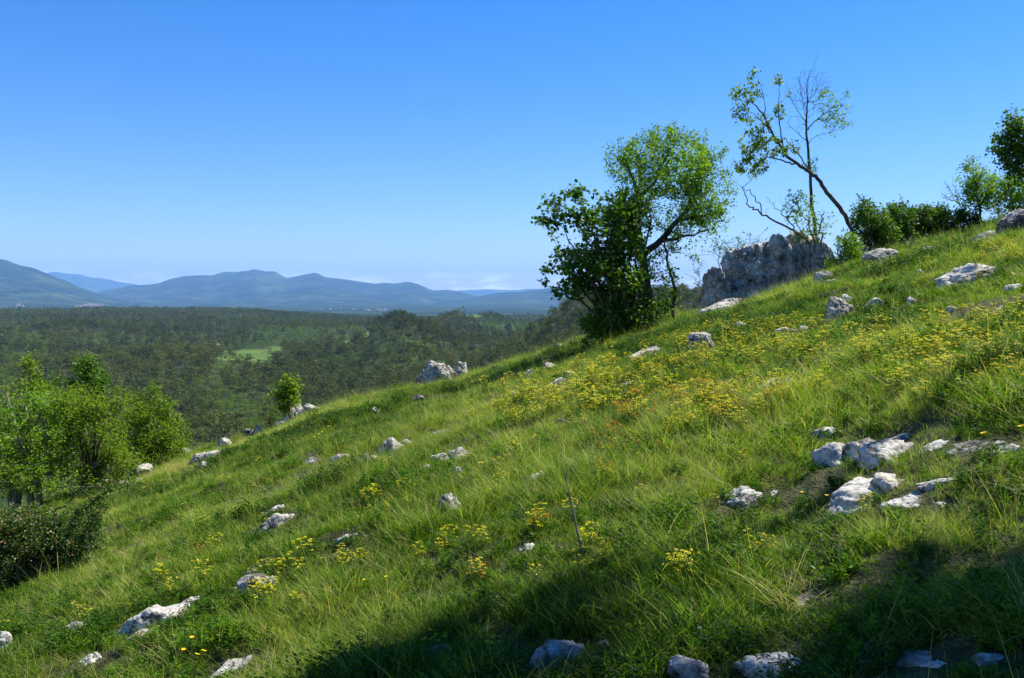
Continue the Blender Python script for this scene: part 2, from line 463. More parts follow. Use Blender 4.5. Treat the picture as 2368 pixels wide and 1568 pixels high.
ROCK_OLD_SHADED = rock_mat(0.4)  # boulder stone: weathered, with the shade of its face put into the colour
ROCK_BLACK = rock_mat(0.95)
def lump(w, d, h, seed, n=4, crag=0.5, planes=16, rot=0.0, tilt=0.0):
    """one limestone lump, w x d x h overall, centred on 0"""
    D, T = ico(n)
    rg = np.random.default_rng(seed)
    pn = rg.normal(size=(planes, 3)); pn[:, 2] *= 0.8; pn /= np.linalg.norm(pn, axis=1)[:, None]
    pd = rg.uniform(0.55, 1.0, planes)
    dots = D @ pn.T
    rr = np.where(dots > 0.05, pd[None] / np.maximum(dots, 0.05), 9)
    k = 22.0
    r = -np.log(np.exp(-k * np.minimum(rr, 1.25)).sum(1)) / k + 0.1
    V = D * r[:, None]
    so = rg.uniform(-50, 50, 3)
    def F(s, sd_, o=4): return fbm(V[:, 0] * s + so[0], V[:, 1] * s + so[1], V[:, 2] * s + so[2], seed=sd_, oct=o)
    def RG(s, sd_, o=3): return 1 - 2 * np.abs(F(s, sd_, o))
    dis = 0.16 * F(1.7, 1) + crag * (0.13 * RG(2.8, 5) * (0.6 + 0.5 * F(1.3, 7, 2)) + 0.06 * RG(6.5, 11) + 0.03 * F(14, 17, 3))
    dis -= crag * 0.11 * sst(0.62, 0.95, RG(2.6, 31, 3)) + crag * 0.05 * sst(0.55, 0.95, RG(6.0, 37, 2))
    # bedding steps
    st = V[:, 2] * 5.5 + 1.3 * F(1.1, 23, 2)
    dis += crag * 0.05 * (np.abs(((st) % 1.0) - 0.5) - 0.25)
    V = V * (1 + dis)[:, None]
    V = V / np.array([V[:, i].max() - V[:, i].min() for i in range(3)]) * np.array([w, d, h])
    V = V - (V.max(0) + V.min(0)) / 2
    Rm = np.array(Matrix.Rotation(rot, 3, 'Y') @ Matrix.Rotation(tilt, 3, 'X'))
    return V @ Rm.T, T
ROCKS = []          # (x, y, rx, ry, label words)
def rock_from_px(boxes, seed, label, cat='rock', name='rock', crag=0.5, n=4, Yfix=None, group='limestone rocks in the meadow', slopey=0.0, dk=0.75, col=None):
    Vs, Ts, off = [], [], 0
    base = None
    for bi, bx in enumerate(boxes):
        cx, bot, w, h = bx[:4]
        rot = R(bx[4] + (5 if Yfix is None else 0)) if len(bx) > 4 else R(6)
        p = hit_near(cx, bot) if Yfix is None else P(cx, bot, Yfix)
        Y = p[1]
        if Y < 13 and Yfix is None: rot += R(8)
        ww = w / F0 * Y * (1.2 if Yfix is None else 1.3)
        h = h * (0.95 if Yfix is None else 1.08)
        if Y < 13 and Yfix is None: dk = 0.9; ww *= (1.5 if cx > 1680 and Y < 8 else 1.2); h *= 1.06
        d = ww * dk
        Yc = Y + d * 0.42
        while True:
            c = P(cx, bot - h, Yc)
            hz = c[2] - float(H(c[0], Yc))
            if hz > (0.25 if Y > 13 else 0.14) * h / F0 * Y or d < ww * 0.3: break
            d *= 0.8; Yc = Y + d * 0.42
        hz = max(hz, 0.03)
        e = 0.45 * hz + 0.04
        V, T = lump(ww, d, hz + 2 * e - e * 0.7, seed * 17 + bi, n=n, crag=crag, rot=-rot, tilt=R(bx[5]) if len(bx) > 5 else 0.0)
        zt = c[2]
        V = V - [0, 0, V[:, 2].max()] + [c[0], Yc, zt]
        if base is None: base = np.array([c[0], Yc, float(H(c[0], Yc))])
        ROCKS.append((c[0], Yc, ww * 0.46, d * 0.38, hz))
        Vs.append(V - base); Ts.append(T + off); off += len(V)
    me = mesh_np(name, np.concatenate(Vs), tris=np.concatenate(Ts), smooth=False)
    o = link(name, me, ROCK, loc=base)
    tag(o, label, cat, group)
    return o, base
ROCK_TABLE = [
 # boxes [(cx, bottom, w, h, rotation)], label, craggy
 ([(345, 1458, 124, 64, 8)], 'broad smooth pale slab, the largest rock in the lower left grass', .25),
 ([(440, 1404, 54, 26, 12)], 'flat grey rock just above right of the broad smooth slab', .5),
 ([(418, 1428, 42, 24, -8)], 'small white rock touching the right end of the broad smooth slab', .4),
 ([(328, 1474, 50, 16)], 'thin sliver of rock under the front edge of the broad smooth slab', .5),
 ([(172, 1464, 36, 30)], 'small rounded white rock left of the broad smooth slab, in yellow flowers', .4),
 ([(238, 1434, 22, 14)], 'tiny white rock between the broad slab and the rounded white rock', .5),
 ([(8, 1500, 34, 44)], 'white rock cut by the left picture edge, with yellow flowers before it', .4),
 ([(590, 1368, 52, 44)], 'rounded white boulder behind yellow flowers in the lower left meadow', .4),
 ([(625, 1352, 28, 20)], 'small white stone against the right side of the rounded white boulder', .4),
 ([(545, 1372, 22, 14, 30)], 'small tilted stone left of the rounded white boulder', .5),
 ([(590, 1330, 40, 12)], 'thin flat stone lying just above the rounded white boulder', .5),
 ([(520, 1566, 108, 42, 20)], 'long pale rock in shade at the bottom edge, left half', .4),
 ([(200, 1540, 40, 22, 15), (222, 1526, 26, 18)], 'brownish rubble stones near the bottom left corner', .6),
 ([(640, 1226, 72, 40, 28)], 'long tilted white rock pointing up to the right, mid left slope', .45),
 ([(640, 1186, 40, 20, 15), (626, 1190, 12, 10)], 'low pile of rubble above the long tilted white rock', .6),
 ([(792, 1262, 66, 30, 24)], 'flat grey rock tilted up to the right, right of the long white rock', .45),
 ([(1042, 1190, 44, 48, 10)], 'rugged dark grey rock alone in the middle of the slope', .8),
 ([(1242, 1118, 36, 28)], 'bluish grey block with a shaded face beside orange flowers', .4),
 ([(1063, 1097, 28, 18)], 'small white stone below the two grey stones in mid slope', .4),
 ([(1058, 1065, 40, 32)], 'right one of two rounded grey stones in mid slope, orange flowers on it', .5),
 ([(1015, 1068, 34, 20)], 'left one of two rounded grey stones in mid slope', .5),
 ([(985, 1084, 26, 12)], 'low stone at the lower left of the two rounded grey stones', .5),
 ([(855, 1072, 28, 24)], 'small upright white stone below the bright mid slope rock', .5),
 ([(785, 1064, 44, 16)], 'low flat white stone left of the small upright stone', .45),
 ([(725, 1076, 28, 22, 20)], 'small sloping grey stone, leftmost of the row below the bright rock', .5),
 ([(903, 1046, 50, 38, 12)], 'bright white rock in the middle of the left slope, largest of its row', .6),
 ([(934, 1032, 34, 16)], 'narrow white stone right behind the bright rock of the middle left slope', .6),
 ([(1005, 1006, 48, 14, 5)], 'thin white stone lying alone right of the bright mid slope rock', .4),
 ([(966, 926, 26, 14)], 'half buried grey stone below the jagged white crag', .5),
 ([(866, 956, 20, 16, 30)], 'small tilted stone on the slope between the white pile and the crag', .5),
 ([(752, 964, 26, 8)], 'flat sliver of stone right of the three lobed white rock pile', .4),
 ([(690, 966, 44, 34), (722, 960, 50, 28), (676, 960, 26, 34)], 'three lobed white rock pile on the brow beside the leafy sapling', .35),
 ([(664, 978, 30, 14)], 'small white stone under the left end of the three lobed rock pile', .5),
 ([(650, 990, 24, 18, 30)], 'sloping white stone lowest and leftmost beside the three lobed rock pile', .5),
 ([(578, 1000, 22, 10)], 'left one of two small stones on the brow', .5),
 ([(598, 996, 20, 16)], 'right one of two small stones on the brow', .5),
 ([(518, 1040, 34, 30)], 'lone bright white stone standing on the left brow', .35),
 ([(458, 1072, 46, 28)], 'left half of the split white rock on the brow near the round shrub', .5),
 ([(494, 1066, 48, 26)], 'right half of the split white rock on the brow near the round shrub', .5),
 ([(476, 1080, 26, 14)], 'small grey stone in front of the split white rock on the brow', .5),
 ([(402, 1050, 28, 16)], 'small white stone at the foot of the round green shrub', .5),
 ([(430, 1048, 26, 14)], 'small flat stone beside the stone at the foot of the round shrub', .5),
 ([(325, 1098, 52, 28, 10)], 'long white rock in front of the left shrubs', .4),
 ([(322, 1116, 28, 14)], 'low stone just below the long white rock by the left shrubs', .5),
 ([(250, 1118, 28, 12)], 'flat stone half under the left shrubs', .5),
 ([(288, 1122, 20, 12)], 'small stone between the left shrubs and the hawthorn twigs', .5),
 ([(992, 886, 58, 36, 20), (1014, 882, 56, 52, 8), (1034, 878, 40, 36, -14)], 'jagged pale crag of broken limestone on the brow, left of the shrub shadow', .85),
 ([(1070, 856, 28, 22)], 'separate white stone right of the jagged crag on the brow', .6),
 ([(1150, 922, 28, 12)], 'dark mossy stone among grass below the dead branch', .8),
 ([(1185, 914, 14, 10)], 'tiny round white stone above the dark mossy stone', .3),
 ([(1227, 872, 24, 22, 15)], 'white stone left of the dead branch below the dark shrub shadow', .4),
 ([(1270, 856, 24, 20)], 'white stone just right of the dead branch', .45),
 ([(1312, 876, 28, 20)], 'white stone at the left end of the yellow flower field', .4),
 ([(1288, 890, 40, 18, 10)], 'grey stone with dark face at the left end of the yellow flower field', .6),
 ([(1282, 804, 34, 10)], 'flat stone on the brow at the foot of the dark shrub', .4),
 ([(1385, 836, 14, 14)], 'tiny white stone below the dark shrub', .4),
 ([(1492, 828, 64, 28, 10), (1470, 836, 28, 14)], 'grey rock with dark left side below the round crowned tree', .5),
 ([(1622, 812, 42, 44, 15)], 'pointed rock in yellow flowers, grey below and white on top', .5),
 ([(1450, 893, 34, 10)], 'low stone almost hidden in the yellow flower field', .4),
 ([(1720, 762, 26, 18)], 'small grey stone below the large boulder', .5),
 ([(1818, 774, 46, 18)], 'flat white stone among flowers below the large boulder', .4),
 ([(1856, 764, 20, 12)], 'tiny stone right of the flat white stone below the boulder', .5),
 ([(1938, 742, 50, 56)], 'upright white boulder standing in the right meadow', .5),
 ([(1957, 706, 40, 26)], 'rounded white rock leaning behind the upright white boulder', .45),
 ([(2018, 712, 32, 24, -10)], 'white stone next right of the upright white boulder', .5),
 ([(2110, 704, 20, 20)], 'small peaked stone on the right slope', .4),
 ([(1795, 900, 62, 28, 8), (1830, 890, 26, 16)], 'grey rock split by a dark crack in the middle of the right meadow', .8),
 ([(1862, 869, 14, 12)], 'tiny grey stone above the cracked rock', .4),
 ([(2240, 668, 104, 60, -4)], 'large grey and white boulder on the upper right slope', .5),
 ([(2338, 676, 36, 20)], 'small rock in grass near the right edge, right of the large grey boulder', .5),
 ([(2200, 722, 22, 14)], 'tiny shaded stone below the large grey boulder', .5),
 ([(2260, 722, 110, 18, 8)], 'long low shaded ledge of rock below the large grey boulder', .7),
 ([(2338, 710, 64, 22, 6)], 'shaded low rock at the right edge continuing the long shaded ledge', .7),
 ([(1655, 724, 96, 28, 12), (1690, 706, 50, 18, 8)], 'flat pale ledge at the foot of the large boulder', .6),
 ([(1905, 652, 42, 28)], 'dark rock at the right foot of the large boulder', .6),
 ([(1922, 660, 36, 16)], 'pale stone in flowers below the dark rock at the boulder foot', .4),
 ([(2036, 598, 70, 26, -4)], 'white ledge beside the foot of the leaning tree', .6),
 ([(2022, 610, 22, 22)], 'small white block under the left end of the ledge by the leaning tree', .5),
 ([(2150, 582, 36, 14)], 'flat white stone high on the right slope', .4),
 ([(1998, 582, 22, 20)], 'small white stone between the leaning tree and the white ledge', .5),
 ([(2130, 634, 18, 12)], 'tiny stone on the upper slope left of the large grey boulder', .5),
 ([(2345, 540, 70, 62)], 'dark shaded boulder under the trees at the right edge', .6),
 ([(2285, 558, 64, 26, 8)], 'dark low rock left of the shaded boulder at the right edge', .6),
 ([(1930, 1080, 66, 56), (1975, 1066, 50, 44)], 'white block with a pinkish top, left end of the upper rock row', .55),
 ([(2050, 1070, 84, 54, 4), (2080, 1040, 100, 40, 4)], 'craggy pale rock in the middle of the upper rock row', .8),
 ([(1905, 1016, 46, 30)], 'grey stone in grass above the left end of the upper rock row', .6),
 ([(2000, 1040, 40, 28)], 'shaded stone behind the white block of the upper rock row', .6),
 ([(2180, 1046, 66, 26, 5)], 'low stone half covered by grass in the upper rock row', .6),
 ([(2290, 1052, 110, 36, -4), (2345, 1046, 36, 20)], 'long low rock at the right end of the upper rock row', .8),
 ([(2195, 1118, 88, 18, -5)], 'thin white stones in grass between the two rock rows', .7),
 ([(1720, 1178, 56, 52, 10)], 'fluted grey rock at the left end of the lower rock row', .7),
 ([(1778, 1156, 44, 22, 20)], 'low pale stone right of the fluted rock in the lower rock row', .5),
 ([(1882, 1168, 100, 48, 14)], 'rugged ledge left of the large slab in the lower rock row', .8),
 ([(2000, 1178, 130, 76, 4), (2045, 1140, 60, 46, 0)], 'large light slab with a peaked back, middle of the lower rock row', .5),
 ([(2115, 1178, 96, 46, -6)], 'broad smooth grey rock at the right of the lower rock row', .4),
 ([(2188, 1188, 46, 26)], 'rounded stone at the far right end of the lower rock row', .4),
 ([(1690, 1208, 50, 20, 15)], 'grass covered grey stone below the fluted rock', .6),
 ([(1885, 1412, 100, 30, 5)], 'flat bare stone at the edge of the foreground shade among dead stalks', .6),
 ([(1285, 1545, 108, 68, 14)], 'shaded pale boulder at the bottom centre', .45),
 ([(1385, 1500, 60, 20)], 'flat shaded stone right of the pale boulder at bottom centre', .5),
 ([(1015, 1522, 50, 34)], 'shaded stone left of the pale boulder at bottom centre', .6),
 ([(1600, 1580, 84, 70)], 'shaded rough rock on the bottom edge, second to the right of centre', .6),
 ([(1778, 1585, 96, 66)], 'shaded block with a split top on the bottom edge', .6),
 ([(1988, 1556, 54, 34)], 'small shaded white stone near the bottom edge, right half', .5),
 ([(2160, 1550, 110, 46, 10), (2180, 1584, 170, 46, 5)], 'broad bluish slab in deep shade at the bottom right', .4),
 ([(2290, 1552, 60, 36, 10)], 'small shaded stone right of the broad bluish slab', .5),
 ([(1220, 1272, 42, 18, 15)], 'small pointed pale stone below the orange flowers in mid meadow', .5),
 ([(1586, 1164, 18, 10)], 'tiny stone left of the fluted rock', .4),
 ([(1140, 1388, 36, 10)], 'flat stone fragment at the edge of the shade, lower middle', .5),
 ([(1752, 1256, 22, 18)], 'dark little stone below the lower rock row', .5),
 ([(1327, 1072, 22, 16)], 'small stone beside orange flowers right of the bluish block', .4),
]
for i, (bx, lab, cg) in enumerate(ROCK_TABLE):
    big = max(b[2] for b in bx)
    rock_from_px(bx, 100 + i, lab, crag=cg * 1.15, n=5 if big > 38 else 4)
# the large boulder in front of the leaning tree
bb, bbase = rock_from_px([(1775, 712, 236, 162, 17), (1662, 714, 66, 92, 4), (1886, 650, 86, 94, 12), (1822, 620, 70, 74, 8)], 905,
    'huge weathered limestone boulder with dark shaded face at the foot of the leaning tree', cat='boulder', name='boulder', crag=0.75, n=6, Yfix=26.3, group=None, dk=0.42)
bb.data.materials.clear(); bb.data.materials.append(ROCK_OLD_SHADED)
for o in COL.objects:
    if str(o.get('label', '')).startswith(('dark shaded boulder', 'dark low rock', 'dark rock at', 'rugged dark')):
        o.data.materials.clear(); o.data.materials.append(ROCK_BLACK)  # on the right edge pair this black stands in for tree shade
# ------------------------------------------------------------------ grass
rg = np.random.default_rng(11)
def blades(n, rad_, lmin, lmax, width, lean, curve, tint, tj, seed, straw=0.1, gl=(0, 0), seg=3):
    g = np.random.default_rng(seed)
    a = g.uniform(0, 2 * PI, n); rr = rad_ * np.sqrt(g.uniform(0, 1, n))
    bx, by = rr * np.cos(a), rr * np.sin(a)
    Ln = g.uniform(lmin, lmax, n)
    da = a + g.normal(0, 0.9, n)
    ln = np.abs(g.normal(lean, lean * 0.5, n))
    dx, dy = np.cos(da) * ln + gl[0], np.sin(da) * ln + gl[1]
    cv = g.uniform(0.3, 1.0, n) * curve
    wa = g.uniform(0, 2 * PI, n)
    wx, wy = np.cos(wa), np.sin(wa)
    ts = np.linspace(0, 1, seg + 1)
    V = np.zeros((n, 2 * seg + 1, 3))
    for k, t in enumerate(ts):
        cx = bx + Ln * (dx * t + cv * dx / np.maximum(ln, .05) * t * t * 0.5)
        cy = by + Ln * (dy * t + cv * dy / np.maximum(ln, .05) * t * t * 0.5)
        cz = Ln * (t - cv * 0.42 * t * t) - 0.01 * (k == 0)
        w = width * (1 - 0.75 * t) * 0.5 * g.uniform(0.8, 1.2, n)
        if k < seg:
            V[:, 2 * k] = np.stack([cx - wx * w, cy - wy * w, cz], -1)
            V[:, 2 * k + 1] = np.stack([cx + wx * w, cy + wy * w, cz], -1)
        else:
            V[:, 2 * k] = np.stack([cx, cy, cz], -1)
    nv = 2 * seg + 1
    o = (np.arange(n) * nv)[:, None]
    q = np.concatenate([o + np.array([[2 * k, 2 * k + 1, 2 * k + 3, 2 * k + 2]]) for k in range(seg - 1)])
    t = o + np.array([[2 * seg - 2, 2 * seg - 1, 2 * seg]])
    tt = np.clip(g.normal(tint, tj, n), 0, 0.62)
    tt = np.where(g.uniform(0, 1, n) < straw, g.uniform(0.8, 1.0, n), tt)
    TT = np.repeat(tt, nv).reshape(n, nv)
    return V.reshape(-1, 3), q, t, TT.ravel()
def join_parts(parts):
    Vs, Q, T, A = [], [], [], []
    off = 0
    for V, q, t, a in parts:
        Vs.append(V); A.append(a)
        if q is not None and len(q): Q.append(q + off)
        if t is not None and len(t): T.append(t + off)
        off += len(V)
    return np.concatenate(Vs), (np.concatenate(Q) if Q else None), (np.concatenate(T) if T else None), np.concatenate(A)
def tuft_mesh(name, *parts, mat=None):
    V, q, t, a = join_parts(parts)
    me = mesh_np(name, V, q, t, attrs={'tint': a})
    if mat: me.materials.append(mat)
    return me
GRASS = leaf_mat('grass_blades', [(0.0, (0.010, 0.034, 0.003)), (0.2, (0.036, 0.092, 0.005)), (0.42, (0.108, 0.218, 0.008)), (0.62, (0.225, 0.330, 0.016)), (0.80, (0.28, 0.30, 0.06)), (1.0, (0.52, 0.44, 0.18))], transl=0.4, rough=0.55, spec=0.18, inst=True, tscale=(1.15, 1.4, 0.4))
def scatter(name, meshes, pts, idx, rot, scl, itint, label=None, cat=None, kind='stuff'):
    """one object: the meshes repeated at the points"""
    me = bpy.data.meshes.new(name)
    me.vertices.add(len(pts)); me.vertices.foreach_set('co', np.asarray(pts, np.float32).ravel())
    for k, v, ty in (('idx', idx, 'INT'), ('scl', scl, 'FLOAT'), ('itint', itint, 'FLOAT')):
        a = me.attributes.new(k, ty, 'POINT'); a.data.foreach_set('value', np.asarray(v, np.int32 if ty == 'INT' else np.float32))
    a = me.attributes.new('rot', 'FLOAT_VECTOR', 'POINT'); a.data.foreach_set('vector', np.asarray(rot, np.float32).ravel())
    o = link(name, me)
    ng = bpy.data.node_groups.new(name + '_scatter', 'GeometryNodeTree')
    ng.interface.new_socket('Geometry', in_out='INPUT', socket_type='NodeSocketGeometry')
    ng.interface.new_socket('Geometry', in_out='OUTPUT', socket_type='NodeSocketGeometry')
    N, L = ng.nodes.new, ng.links.new
    gi, go = N('NodeGroupInput'), N('NodeGroupOutput')
    mtp = N('GeometryNodeMeshToPoints'); L(gi.outputs[0], mtp.inputs[0])
    jn = N('GeometryNodeJoinGeometry')
    def attr(nm, dt):
        a = N('GeometryNodeInputNamedAttribute'); a.data_type = dt; a.inputs['Name'].default_value = nm
        return a.outputs['Attribute']
    ai, ar, asc = attr('idx', 'INT'), attr('rot', 'FLOAT_VECTOR'), attr('scl', 'FLOAT')
    e2r = N('FunctionNodeEulerToRotation'); L(ar, e2r.inputs[0])
    for k, m in enumerate(meshes):
        so = bpy.data.objects.new(m.name, m)
        oi = N('GeometryNodeObjectInfo'); oi.inputs['Object'].default_value = so; oi.inputs['As Instance'].default_value = True
        cmpn = N('FunctionNodeCompare'); cmpn.data_type = 'INT'; cmpn.operation = 'EQUAL'
        L(ai, cmpn.inputs[2]); cmpn.inputs[3].default_value = k
        ip = N('GeometryNodeInstanceOnPoints')
        L(mtp.outputs[0], ip.inputs['Points']); L(cmpn.outputs[0], ip.inputs['Selection']); L(oi.outputs['Geometry'], ip.inputs['Instance'])
        L(e2r.outputs[0], ip.inputs['Rotation']); L(asc, ip.inputs['Scale'])
        L(ip.outputs[0], jn.inputs[0])
    L(jn.outputs[0], go.inputs[0])
    md = o.modifiers.new('scatter', 'NODES'); md.node_group = ng
    if kind: tag(o, label, cat, kind=kind)
    return o

# where grass may stand
RK = np.array(ROCKS)
def rock_field(x, y):
    """0 inside a rock's footprint, rising to 1 away from it"""
    f = np.full(x.shape, 9.0)
    for rx, ry, a, b, h in RK:
        s = (np.abs(x - rx) < a * 3 + .5) & (np.abs(y - ry) < b * 3 + .5)
        if s.any():
            d = np.hypot((x[s] - rx) / a, (y[s] - ry) / b)
            f[s] = np.minimum(f[s], d)
    return f
def meadow_points(r0, r1, dens, seed, wide=0.72, back=True):
    g = np.random.default_rng(seed)
    amax = math.atan(wide)
    area = amax * (r1 * r1 - r0 * r0)
    n = int(area * dens)
    a = g.uniform(-amax, amax, n); r = np.sqrt(g.uniform(r0 * r0, r1 * r1, n))
    x, y = r * np.sin(a), r * np.cos(a)
    return x, y, g
tm = {
 'fine':  [tuft_mesh('grass_tuft', blades(36, 0.075, 0.03, 0.11, 0.0042, 0.55, 0.7, 0.38, 0.15, 40 + i, 0.17, (-.06, -.03)), mat=GRASS) for i in range(4)],
 'tall':  [tuft_mesh('grass_tussock', blades(44, 0.06, 0.07, 0.18, 0.0050, 0.50, 0.9, 0.32, 0.11, 50 + i, 0.10, (-.08, -.03), seg=4), mat=GRASS) for i in range(3)],
 'thatch': [tuft_mesh('dry_tuft', blades(40, 0.11, 0.06, 0.20, 0.0028, 1.1, 0.5, 0.45, 0.12, 60 + i, 0.5, (-.08, 0)), mat=GRASS) for i in range(2)],
 'stem':  [tuft_mesh('dry_stem', blades(4, 0.05, 0.22, 0.44, 0.0034, 0.35, 0.5, 0.5, 0.1, 70 + i, 0.75, (-.12, -.05), seg=4), mat=GRASS) for i in range(3)],
}
# low leafy herbs: short stalks with small broad leaves
def herb(seed, nst=14, hh=0.16, leaf=0.014):
    g = np.random.default_rng(seed)
    P_, Q, A, off = [], [], [], 0
    for s in range(nst):
        b = np.array([*(g.normal(0, 0.045, 2)), 0]); dr = np.array([g.normal(-.15, .4), g.normal(0, .4), 1.0]); dr /= np.linalg.norm(dr)
        ll = g.uniform(.5, 1) * hh
        tn = np.clip(g.normal(.22, .1), 0, .6)
        for k in range(16):
            t = (k + 1) / 16
            c = b + dr * ll * t
            an = g.uniform(0, 2 * PI); d1 = np.array([math.cos(an), math.sin(an), g.uniform(-.1, .8)]); d1 /= np.linalg.norm(d1)
            d2 = np.cross(d1, g.normal(size=3)); d2 /= np.linalg.norm(d2)
            l_ = leaf * g.uniform(.7, 1.5) * (1.3 - .6 * t)
            P_ += [c, c + d1 * l_ + d2 * l_ * .35, c + d1 * l_ * 2.2, c + d1 * l_ - d2 * l_ * .35]
            Q.append([off, off + 1, off + 2, off + 3]); off += 4; A += [tn + g.normal(0, .05)] * 4
    return np.array(P_), np.array(Q), None, np.array(A)
tm['herb'] = [tuft_mesh('leafy_herb', herb(80 + i, hh=.12 + .04 * i), mat=GRASS) for i in range(3)]
kinds = tm['fine'] + tm['tall'] + tm['thatch'] + tm['stem'] + tm['herb']
k0 = {'fine': (0, 4), 'tall': (4, 3), 'thatch': (7, 2), 'stem': (9, 3), 'herb': (12, 3)}
GP = []
for (r0, r1, dens, sc) in ((1.2, 7, 520, 0.9), (7, 14, 360, 0.95), (14, 24, 220, 1.1), (24, 46, 95, 1.3)):
    x, y, g = meadow_points(r0, r1, dens, int(r1) * 3, wide=0.9 if r0 < 2 else 0.74)
    f = rock_field(x, y)
    clump = fbm(x / 0.33, y / 0.33, seed=191, oct=2)
    keep = (f > 0.93) & (y > 0.6) & (g.uniform(0, 1, len(x)) < 0.84 + 0.6 * clump)
    x, y, f = x[keep], y[keep], f[keep]
    n = len(x)
    lush = fbm(x / 1.6, y / 1.6, seed=101, oct=3)           # tall lush patches
    dry = fbm(x / 2.2, y / 2.2, seed=131, oct=3)
    herbn = fbm(x / 0.9, y / 0.9, seed=151, oct=2)
    px, py = proj(x, y, hill(x, y))
    lush = lush + 0.45 * sst(1000, 1500, py) * sst(500, 1500, px) - 0.35 * sst(1200, 300, px) * sst(1400, 1000, py)
    u = g.uniform(0, 1, n)
    idx = np.zeros(n, int)
    pt = np.clip(0.03 + 0.36 * lush, 0.01, 0.42)
    pd_ = np.clip(0.22 + 0.6 * dry, 0.03, 0.6)
    ph = np.clip(0.10 + 0.5 * herbn, 0, 0.5)
    def pick(kd, m): idx[m] = k0[kd][0] + g.integers(0, k0[kd][1], m.sum())
    pick('fine', np.ones(n, bool))
    pick('herb', u < ph)
    v = g.uniform(0, 1, n); pick('thatch', v < pd_ * 0.5)
    w = g.uniform(0, 1, n); pick('tall', w < pt)
    s_ = g.uniform(0, 1, n); pick('stem', s_ < np.clip(0.055 + 0.06 * dry, 0.02, 0.2) * (1.0 if r0 > 2 else .6))
    z = hill(x, y) - 0.008
    scl = sc * g.uniform(0.65, 1.2, n) * (0.9 + 0.22 * lush + 0.22 * clump[keep])
    scl = scl * np.where(f < 2.0, np.clip(0.38 + 0.4 * (f - 0.9), 0.38, 0.85), 1)
    front = np.ones(n)
    for rx, ry, a, b, h in RK:
        reach = 0.16 + 0.05 * ry + b
        s = (np.abs(x - rx) < a * 1.0) & (y < ry) & (y > ry - reach)
        front[s] = np.minimum(front[s], 0.6)
    scl = np.where(front < 1, np.minimum(scl, front * sc), scl)
    idx = np.where((front < 1) & (idx >= 4) & (idx < 7), 0, idx)
    # tufts standing before a low slab stay short enough to leave it in view
    rot = np.stack([g.normal(0, 0.16, n), g.normal(-0.06, 0.18, n), g.normal(0, 1.7, n)], -1)
    it = 0.16 * dry + 0.10 * fbm(x / 6, y / 6, seed=171, oct=2) - 0.10 * np.clip(lush, -1, 1) + g.normal(0, 0.045, n) + 0.03
    GP.append((np.stack([x, y, z], -1), idx, rot, scl, it))
for (r0, r1, dens) in ((1.2, 8, 150), (8, 16, 60)):        # short sward under the tufts
    x, y, g = meadow_points(r0, r1, dens, 77 + int(r1), wide=0.8)
    f = rock_field(x, y); keep = (f > 0.95) & (y > 0.6); x, y = x[keep], y[keep]; n = len(x)
    idx = np.where(g.uniform(0, 1, n) < .8, g.integers(0, 4, n), k0['herb'][0] + g.integers(0, 3, n))
    GP.append((np.stack([x, y, hill(x, y) - .008], -1), idx, np.stack([g.normal(0, .2, n), g.normal(0, .2, n), g.uniform(0, 6.28, n)], -1), g.uniform(.45, .75, n), g.normal(0.02, .08, n)))
def cat_(i): return np.concatenate([p[i] for p in GP])
scatter('meadow_grass', kinds, cat_(0), cat_(1), cat_(2), cat_(3), cat_(4), 'long green and straw coloured grass and herbs covering the slope', 'grass')
# ------------------------------------------------------------------ trees
BARK = noise_mat('grey_bark', [(0.35, (0.045, 0.035, 0.026)), (0.6, (0.12, 0.10, 0.08)), (0.75, (0.20, 0.18, 0.15))], scale=5, detail=6, bump=0.8, bscale=30, mapscale=(1, 1, 0.35))
BARK_PALE = noise_mat('pale_bark', [(0.35, (0.13, 0.11, 0.095)), (0.6, (0.25, 0.22, 0.19)), (0.75, (0.36, 0.33, 0.29))], scale=6, detail=6, bump=0.6, bscale=30, mapscale=(1, 1, 0.35))
LEAF_DARK = leaf_mat('dark_glossy_leaf', [(0.1, (0.030, 0.080, 0.007)), (0.5, (0.062, 0.145, 0.009)), (0.9, (0.115, 0.220, 0.012))], transl=0.38, rough=0.5, spec=0.2)
LEAF_MID = leaf_mat('fresh_green_leaf', [(0.1, (0.080, 0.175, 0.010)), (0.5, (0.145, 0.270, 0.014)), (0.9, (0.23, 0.34, 0.026))], transl=0.45, rough=0.55, spec=0.18)
LEAF_LIME = leaf_mat('yellow_green_leaf', [(0.1, (0.075, 0.150, 0.008)), (0.5, (0.145, 0.235, 0.012)), (0.9, (0.24, 0.31, 0.022))], transl=0.45, rough=0.55, spec=0.18)
LEAF_HAW = leaf_mat('hawthorn_leaf', [(0.05, (0.025, 0.070, 0.008)), (0.5, (0.055, 0.125, 0.012)), (0.78, (0.100, 0.150, 0.022)), (0.87, (0.24, 0.09, 0.035)), (1.0, (0.50, 0.40, 0.32))], transl=0.3, rough=0.5, spec=0.2)

